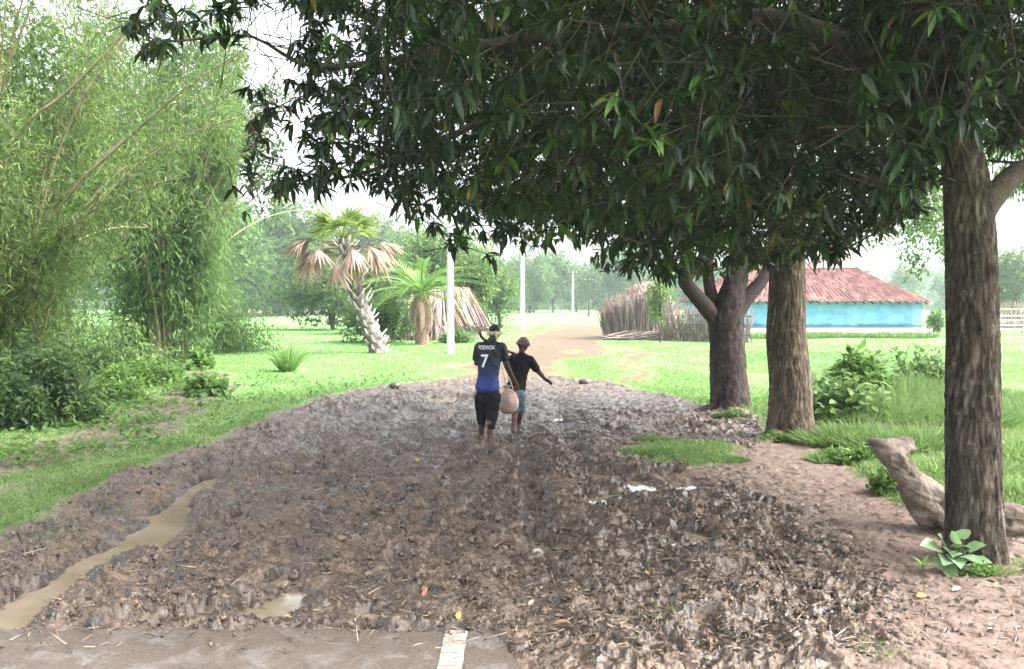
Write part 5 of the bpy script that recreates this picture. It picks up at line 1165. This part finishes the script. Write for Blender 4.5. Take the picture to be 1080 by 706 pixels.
def head_geo(c, r, yaw, tilt=0.0, scale=1.0):
    """a head facing +Y turned by yaw (to the right): skull, jaw, brow, nose, lips, ears"""
    v, f = ico(4); x, y, z = v.T
    X = x*.074; Y = y*.095; Z = z*.115
    jaw = np.clip(-z, 0, 1); X = X*(1-.30*jaw**1.5); Y = Y*(1-.12*jaw)+np.where(z < 0, .012*jaw*(y > 0), 0); Y = np.where((y < -.2) & (z < -.2), Y*(1-.45*jaw), Y)
    nose = np.exp(-((x*.9)**2)/.018-((z+.12)/.22)**2)*(y > 0); Y = Y+.022*nose
    brow = np.exp(-((z-.2)/.1)**2)*(y > .5); Y = Y+.006*brow
    eye = (np.exp(-((x-.36)/.16)**2-((z-.06)/.1)**2)+np.exp(-((x+.36)/.16)**2-((z-.06)/.1)**2))*(y > 0); Y = Y-.010*eye
    lips = np.exp(-(x/.3)**2-((z+.48)/.07)**2)*(y > 0); Y = Y+.007*lips
    V = np.stack([X, Y, Z], -1)*scale; parts = [(V, f)]
    for s in (-1, 1):
        e, ef = ico(2); parts.append((e*fl([.010, .022, .032])*scale+fl([s*.077, -.008, -.005])*scale, ef))
    cs, sn = math.cos(-yaw), math.sin(-yaw); Rz = fl([[cs, -sn, 0], [sn, cs, 0], [0, 0, 1]]); ct, st = math.cos(tilt), math.sin(tilt); Rx = fl([[1, 0, 0], [0, ct, -st], [0, st, ct]])
    Rm = Rz @ Rx
    return [((q @ Rm.T)+fl(c), w.tolist()) for q, w in parts], Rm
def hand(wrist, dirv, side, palmn, curl=.9, s=1.0):
    """palm, four unequal fingers and a thumb as chains off the wrist"""
    w = Vector(wrist); d = Vector(dirv).normalized(); n = Vector(palmn); n = (n-d*n.dot(d)).normalized(); t = d.cross(n)*side
    ch = [[(tuple(w), .026*s, .019*s), (tuple(w+d*.045*s), .036*s, .016*s), (tuple(w+d*.085*s), .036*s, .015*s)]]
    for k, (o, L_) in enumerate(((-.030, .068), (-.010, .078), (.010, .072), (.029, .056))):
        p = w+d*.080*s+t*o*s; c = [(tuple(w+d*.045*s+t*o*.8*s), .011*s, .010*s), (tuple(p), .0095*s, .0095*s)]; a = 0
        for j in range(3):
            a += curl*(.45+.12*k*.2); dd_ = d*math.cos(a)+n*math.sin(a); p = p+dd_*(L_*s*(.42, .32, .26)[j]); c.append((tuple(p), (.0088-.0012*j)*s, (.0088-.0012*j)*s))
        ch.append(c)
    p = w+d*.02*s-t*.025*s; c = [(tuple(w+d*.015*s-t*.012*s), .014*s, .013*s), (tuple(p), .012*s, .012*s)]
    for j in range(2): p = p+(d*.75-t*(.6-.4*j)+n*.45*(j+.5)).normalized()*.031*s; c.append((tuple(p), .0105*s, .0105*s))
    ch.append(c); return ch
def foot(ankle, dirv, s=1.0, pitch=0.0):
    a = Vector(ankle); d = Vector(dirv).normalized(); dz = Vector((0, 0, 1))
    heel = a-d*.045*s-dz*.055*s; ball = a+d*.11*s-dz*.065*s; toe = a+d*.17*s-dz*.070*s
    return [[(tuple(a), .036*s, .036*s), (tuple(heel), .033*s, .030*s)], [(tuple(a), .036*s, .036*s), (tuple(a+d*.05*s-dz*.035*s), .036*s, .030*s), (tuple(ball), .042*s, .020*s), (tuple(toe), .036*s, .014*s)]]
lg_ = skin_mesh(LOGCH, 'trunk', M['bark_log'], lroot, tuple(lroot.location), .012)
n_ = len(lg_.data.vertices); co = np.empty(n_*3); lg_.data.vertices.foreach_get('co', co); co = co.reshape(-1, 3); nn_ = np.empty(n_*3); lg_.data.vertex_normals.foreach_get('vector', nn_)
w = -.01+.05*fbm(co[:, 0]*5+co[:, 1]*3, co[:, 2]*6, 905, 4)-.022*np.abs(fbm(co[:, 0]*4+co[:, 2]*14, co[:, 1]*14-co[:, 2]*3, 907, 3))-.03*(np.abs(vnoise(co[:, 0]*8+5, co[:, 2]*8, 909)) > .72)
lg_.data.vertices.foreach_set('co', (co+nn_.reshape(-1, 3)*w[:, None]).ravel()); at_ = lg_.data.attributes.get('tint') or lg_.data.attributes.new('tint', 'FLOAT', 'POINT')
at_.data.foreach_set('value', (.55+.4*fbm(co[:, 0]*3, co[:, 2]*7, 909, 3)).astype(np.float32)); lg_.data.update()
M['skin'] = plain('skin', (.05, .026, .018), (.085, .045, .03), 14, .55, spec=.4)
M['hair'] = plain('black_hair', (.008, .007, .007), (.02, .018, .018), 60, .6, 120, .5)
m, nt, b = base_mat('jersey'); v = objco(nt); sx = nt.nodes.new('ShaderNodeSeparateXYZ'); nt.links.new(v, sx.inputs[0])
n1 = noise_node(nt, v, 6, 3, .6); f = math_n(nt, 'ADD', sx.outputs['Z'], math_n(nt, 'MULTIPLY', n1.outputs['Fac'], .14))
nt.links.new(ramp(nt, f, [(.0, (.008, .028, .17)), (.5, (.002, .006, .020))]), b.inputs['Base Color'])
for e_, p_ in zip([n for n in nt.nodes if n.type == 'VALTORGB'][-1].color_ramp.elements, (.92, 1.30)): e_.position = p_
rn = [n for n in nt.nodes if n.type == 'VALTORGB'][-1]
mp_ = nt.nodes.new('ShaderNodeMapRange'); mp_.inputs[1].default_value = .80; mp_.inputs[2].default_value = 1.40; nt.links.new(f, mp_.inputs[0]); nt.links.new(mp_.outputs[0], rn.inputs[0])
rn.color_ramp.elements[0].position = .12; rn.color_ramp.elements[1].position = .78
b.inputs['Roughness'].default_value = .6; M['jersey'] = m
M['black_shirt'] = plain('black_cotton', (.010, .009, .012), (.022, .020, .024), 8, .8, spec=.1)
M['black_trousers'] = plain('dark_trousers', (.005, .005, .009), (.014, .014, .02), 8, .75, spec=.1)
M['grey_shorts'] = plain('blue_grey_shorts', (.07, .11, .14), (.15, .21, .26), 8, .85)
M['scarf'] = plain('tan_scarf', (.35, .27, .17), (.58, .49, .34), 26, .85, 60, .4)
M['plum'] = plain('plum_headcloth', (.07, .03, .045), (.22, .12, .15), 22, .85, 60, .4)
M['print'] = plain('white_print', (.70, .72, .76), (.84, .85, .88), 20, .6)

# man in the blue jersey, walking away
D = 11.85
def J(px, py, off=0.0): return tuple(P(px, py, D+off))
gz = H(J(512, 466)[0], D)
org1 = (J(514, 466)[0], D, 0.0)
pel = J(514, 411); 
headc = P(521.5, 351.5, D+.03)
hg, Rm = head_geo(headc, .1, .25, -.15)
la, ra = J(507.5, 459.5, .12), J(516.5, 462.5, -.12)
wl_, wr_ = J(509, 369, .30), J(544.5, 405.5, .28)
ch = [[(pel, .135, .10), (J(515, 398), .125, .088), (J(516, 382), .145, .095), (J(517, 370), .155, .095), (J(518, 362), .085, .065), (J(519.5, 357, .01), .052, .052), (tuple(headc-Vector((0, 0, .04))), .05, .05)],
      [(J(517, 370), .155, .095), (J(506, 365.5), .062, .06), (J(503, 383, .08), .043, .043), (tuple((Vector(J(503, 383, .08))+Vector(wl_))/2), .036, .036), (wl_, .026, .022)],
      [(J(517, 370), .155, .095), (J(529.5, 366), .062, .06), (J(534.5, 386, .06), .043, .043), (J(539, 396, .17), .036, .036), (wr_, .026, .022)],
      [(pel, .135, .10), (J(508.5, 418, .02), .088, .088), (J(508.5, 437, .08), .060, .062), (J(508.5, 446, .06), .052, .054), (la, .034, .034)],
      [(pel, .135, .10), (J(520, 418, -.02), .088, .088), (J(518.5, 438, -.03), .060, .062), (J(517.5, 448, -.10), .052, .054), (ra, .034, .034)]]
ch += foot(la, (-.12, 1, 0)) + foot(ra, (.1, 1, 0))
ch += hand(wl_, (.1, .3, .9), -1, (.3, -1, .2), 1.3) + hand(wr_, (.25, .5, -1), 1, (-.6, .6, .2), 1.2)
p1 = skin_mesh(ch, 'person', M['skin'], None, org1, .006, 2, hg)
tag(p1, 'person in a blue football shirt and dark rolled trousers walking away, pole on shoulder', 'person')
def eyes(par, headc, Rm, org, s=1.0):
    for k in (-1, 1):
        e, ef = ico(2); c_ = Rm @ (fl([k*.030, .080, .010])*s)+fl(headc)-fl(org); g = Geo(); g.add(e*.012*s+c_, None, ef); g.build('eye', M['eye'], par)
M['eye'] = plain('eye_white', (.5, .48, .45), (.6, .58, .55), 5, .2)
eyes(p1, headc, Rm, org1)
sh = skin_mesh([[(J(514, 408.5), .172, .132), (J(514.8, 397), .150, .106), (J(516, 382), .165, .112), (J(517, 371), .172, .110), (J(518, 363.5), .10, .078), (J(519, 360.5), .060, .060)],
                [(J(517, 371), .172, .110), (J(506, 366), .078, .074), (J(503.5, 378, .05), .066, .066)],
                [(J(517, 371), .172, .110), (J(529, 366.5), .078, .074), (J(532.5, 378, .03), .066, .066)]], 'shirt', M['jersey'], p1, org1, .011, 2, None, .008, 2)
tr_ = skin_mesh([[(J(514, 408), .150, .112), (J(514, 412), .150, .112)], [(J(514, 412), .150, .112), (J(508.5, 420, .02), .106, .104), (J(508, 434, .07), .086, .086), (J(508, 445.5, .06), .064, .066)],
                 [(J(514, 412), .150, .112), (J(520.5, 420, -.02), .106, .104), (J(519, 436, -.03), .086, .086), (J(518, 449.5, -.10), .062, .064)]], 'trousers', M['black_trousers'], p1, org1, .011, 2, None, .012, 5)
def cap_geo(headc, Rm, s, z0, z1, kx, name, mat, par, org, back=-.0, extra=0):
    v, f = ico(4); V = v*fl([.074, .095, .115])*s*kx; keep = (v[:, 2] > z0) & (v[:, 2] < z1)
    V = V*(1+.02*vnoise(v[:, 0]*9, v[:, 2]*9+v[:, 1]*5, 3))[:, None]
    ff = [w for w in f if keep[w].all()]; g = Geo(); inner = V*.9
    V2 = (np.vstack([V, inner])) @ Rm.T+fl(headc)-fl(org); ff = np.asarray(ff); g.add(V2, None, np.vstack([ff, ff[:, ::-1]+len(V)])); return g.build(name, M[mat], par)
cap_geo(headc, Rm, 1, .02, 2, 1.12, 'hair', 'hair', p1, org1)
# the scarf wound round the head: a thick rolled band with its knot and tail
def band(headc, Rm, s, z, r, name, mat, par, org, tail=True, tilt=.15):
    a = np.linspace(0, 2*math.pi, 40); p = np.stack([np.cos(a)*.088, np.sin(a)*.106, z+tilt*.09*np.sin(a)+.003*np.sin(a*5)], -1)*s; g = Geo()
    q = p @ Rm.T+fl(headc)-fl(org); tube(g, q, r*s*(1+.12*np.sin(a*7)), 10, cap=False)
    tube(g, (p+fl([0, 0, .022*s])) @ Rm.T+fl(headc)-fl(org), r*.8*s*(1+.15*np.sin(a*5+1)), 10, cap=False)
    if tail:
        b0 = fl([.045, -.10, z-.01])*s; t_ = smooth_path([b0, b0+fl([.018, -.02, -.03])*s, b0+fl([.035, -.01, -.085])*s], 8); tube(g, t_ @ Rm.T+fl(headc)-fl(org), np.linspace(.022, .014, 8)*s, 8)
    return g.build(name, M[mat], par)
band(headc, Rm, 1, -.012, .020, 'headscarf', 'scarf', p1, org1)
# number and name on the back
bvh = BVHTree.FromPolygons([v.co for v in sh.data.vertices], [p.vertices for p in sh.data.polygons])
def print_text(txt, px, py, hgt, par, org, name, wid=None, offset=.0):
    cu = bpy.data.curves.new(name, 'FONT'); cu.body = txt; cu.size = 1; cu.align_x = 'CENTER'; cu.align_y = 'CENTER'; cu.offset = offset
    o = bpy.data.objects.new(name, cu); COL.objects.link(o); dg = bpy.context.evaluated_depsgraph_get(); me = bpy.data.meshes.new_from_object(o.evaluated_get(dg))
    bpy.data.objects.remove(o); bm = bmesh.new(); bm.from_mesh(me); bmesh.ops.triangulate(bm, faces=bm.faces[:]); bmesh.ops.subdivide_edges(bm, edges=[e for e in bm.edges if e.calc_length() > .1], cuts=2); bmesh.ops.triangulate(bm, faces=bm.faces[:])
    ys_ = [v.co.y for v in bm.verts]; xs_ = [v.co.x for v in bm.verts]; k = hgt/(max(ys_)-min(ys_)); kx = k if wid is None else wid/(max(xs_)-min(xs_)); c = P(px, py, D); my_ = (max(ys_)+min(ys_))/2; mx_ = (max(xs_)+min(xs_))/2
    for v in bm.verts:
        x = c.x+(v.co.x-mx_)*kx-org[0]; z = c.z+(v.co.y-my_)*k-org[2]; hit = bvh.ray_cast(Vector((x, -1.0, z)), Vector((0, 1, 0)))
        y = hit[0].y if hit[0] is not None else -.1; v.co = (x, y-.005, z)
    bm.to_mesh(me); bm.free(); me.materials.clear(); me.materials.append(M['print']); o = bpy.data.objects.new(name, me); COL.objects.link(o); o.parent = par; return o
print_text('7', 511.5, 380.5, .185, sh, org1, 'shirt_number', .105, .02)
print_text('PODWON', 513.3, 366.3, .055, sh, org1, 'shirt_name', .215, .012)

# boy in the black shirt, ahead of him
D = 12.75
org2 = (J(543, 457)[0], D, 0.0)
pel = J(545, 414.5); headc2 = P(551.5, 364.2, D+.05); hg, Rm2 = head_geo(headc2, .1, .9, -.25, .92)
la, ra = J(541.5, 451.5, -.05), J(547.5, 447, .30)
wl_, wr_ = J(545, 380, .35), J(575, 400.2, .15)
ch = [[(pel, .115, .09), (J(546, 402), .115, .085), (J(548.5, 388), .135, .09), (J(550, 380), .135, .085), (J(550, 374.5, .01), .055, .05), (J(550.5, 371, .02), .047, .047), (tuple(headc2-Vector((0, 0, .04))), .047, .047)],
      [(J(550, 380), .135, .085), (J(540.5, 377.5), .055, .053), (J(538.5, 388, .12), .038, .038), (J(542, 384, .24), .032, .032), (wl_, .024, .02)],
      [(J(550, 380), .135, .085), (J(559.5, 379), .057, .055), (J(567, 391, .04), .040, .040), (J(571.5, 396, .1), .033, .033), (wr_, .024, .02)],
      [(pel, .115, .09), (J(541.5, 420, -.01), .078, .078), (J(543.5, 434, .06), .052, .054), (J(542.5, 442, 0), .044, .046), (la, .030, .030)],
      [(pel, .115, .09), (J(548.5, 420, .02), .078, .078), (J(548.5, 433, .18), .052, .054), (J(548, 440, .22), .044, .046), (ra, .030, .030)]]
ch += foot(la, (-.05, 1, 0), .9) + foot(ra, (.1, 1, 0), .9)
ch += hand(wl_, (.1, .3, .9), -1, (.3, -1, .2), 1.3, .9) + hand(wr_, (.8, .3, -.45), 1, (-.2, -.4, -.9), .6, .9)
p2 = skin_mesh(ch, 'person', M['skin'], None, org2, .006, 2, hg)
tag(p2, 'person in a black shirt and grey shorts walking in front, right arm held out', 'person'); eyes(p2, headc2, Rm2, org2, .92)
skin_mesh([[(J(544, 411), .140, .105), (J(545.5, 401), .135, .10), (J(548.2, 388), .150, .104), (J(549.8, 380.5), .150, .10), (J(550, 375.5), .075, .062)],
           [(J(549.8, 380.5), .150, .10), (J(541, 378), .070, .066), (J(538.8, 387, .08), .060, .060)],
           [(J(549.8, 380.5), .150, .10), (J(559.3, 379.5), .072, .068), (J(565, 388.5, .03), .062, .062)]], 'shirt', M['black_shirt'], p2, org2, .011, 2, None, .010, 8)
skin_mesh([[(J(545, 411.5), .128, .10), (J(545, 415), .128, .10)], [(J(545, 415), .128, .10), (J(541.3, 421, -.01), .092, .092), (J(543, 431, .05), .078, .080)],
           [(J(545, 415), .128, .10), (J(549, 421, .02), .092, .092), (J(549.5, 431.5, .15), .080, .082)]], 'shorts', M['grey_shorts'], p2, org2, .011, 2, None, .012, 3)
cap_geo(headc2, Rm2, .92, -.05, 2, 1.10, 'hair', 'hair', p2, org2)
cap_geo(headc2, Rm2, .92, .18, 2, 1.19, 'headcloth', 'plum', p2, org2); band(headc2, Rm2, .92, .012, .017, 'headcloth_band', 'plum', p2, org2, False)

# carrying pole over both shoulders, sack slung beneath
pa = fl(P(506, 351.5, 11.45)); pc = fl(P(549, 375.5, 13.15)); pc[2] -= 0.0
s1 = fl(P(511, 358.5, 11.87)); g = Geo(); q = smooth_path([pa, s1, (s1+pc)/2-fl([0, 0, .015]), pc], 30)
M['pole_wood'] = plain('dark_pole', (.05, .035, .025), (.13, .09, .06), 10, .6); tube(g, q, .021, 10, .5)
tag(g.build('carrying_pole', M['pole_wood'], origin=pa), 'thin dark wooden pole resting on both walkers\' shoulders', 'pole')
sd = 12.3; sc = fl(P(536, 424, sd)); sr = empty('sack', tuple(sc)); tag(sr, 'pale tan woven sack slung low between the two walkers', 'sack')
v, f = ico(4); x, y, z = v.T; V = np.stack([x*.155*(1-.20*np.clip(z, 0, 1)), y*.15, z*.19], -1); V[:, 2] = np.where(z < 0, V[:, 2]*.92, V[:, 2]); V = np.sign(V)*np.abs(V)**.92*(.19**.08)
V = V*(1+.05*fbm(x*3, z*2+y*3, 5, 3)+.02*vnoise(np.arctan2(y, x)*7, z*1.5, 8))[:, None]; g = Geo(); g.add(V, None, f)
M['sack'] = plain('woven_sack', (.32, .22, .18), (.52, .39, .34), 9, .9, 80, .4); g.build('bag', M['sack'], sr)
g = Geo(); tube(g, [(-.02, 0, .165), (-.02, 0, .20), (-.015, 0, .24)], [.05, .035, .06], 12); g.build('tied_neck', M['sack'], sr)
M['rope'] = plain('pale_rope', (.48, .42, .36), (.66, .60, .54), 40, .8)
pm = q[int(30*.55)]-sc
for dx, dy in ((-.02, 0), (.075, .03)):
    g = Geo(); tube(g, smooth_path([tuple(pm+fl([0, 0, .02])), tuple((pm+fl([dx, dy, .18]))/2+fl([.01, 0, 0])), (dx, dy, .17)], 10), .008, 6); g.build('rope', M['rope'], sr)
# ------------------------------------------------------------------ haze
bpy.ops.mesh.primitive_cube_add(size=2); hz = bpy.context.object; hz.name = 'haze'
hz.scale = (2100, 500, 12.5); hz.location = (0, 500-62+2, 11.4); bpy.ops.object.transform_apply(location=True, rotation=False, scale=True)
hm = bpy.data.materials.new('haze'); hm.use_nodes = True; nt = hm.node_tree; nt.nodes.clear()
out = nt.nodes.new('ShaderNodeOutputMaterial'); pv = nt.nodes.new('ShaderNodeVolumePrincipled'); pv.inputs['Color'].default_value = (.84, .96, 1, 1); pv.inputs['Density'].default_value = HAZE_DENSITY
pv.inputs['Anisotropy'].default_value = .3
nt.links.new(pv.outputs[0], out.inputs['Volume']); hz.data.materials.append(hm); tag(hz, kind='stuff')
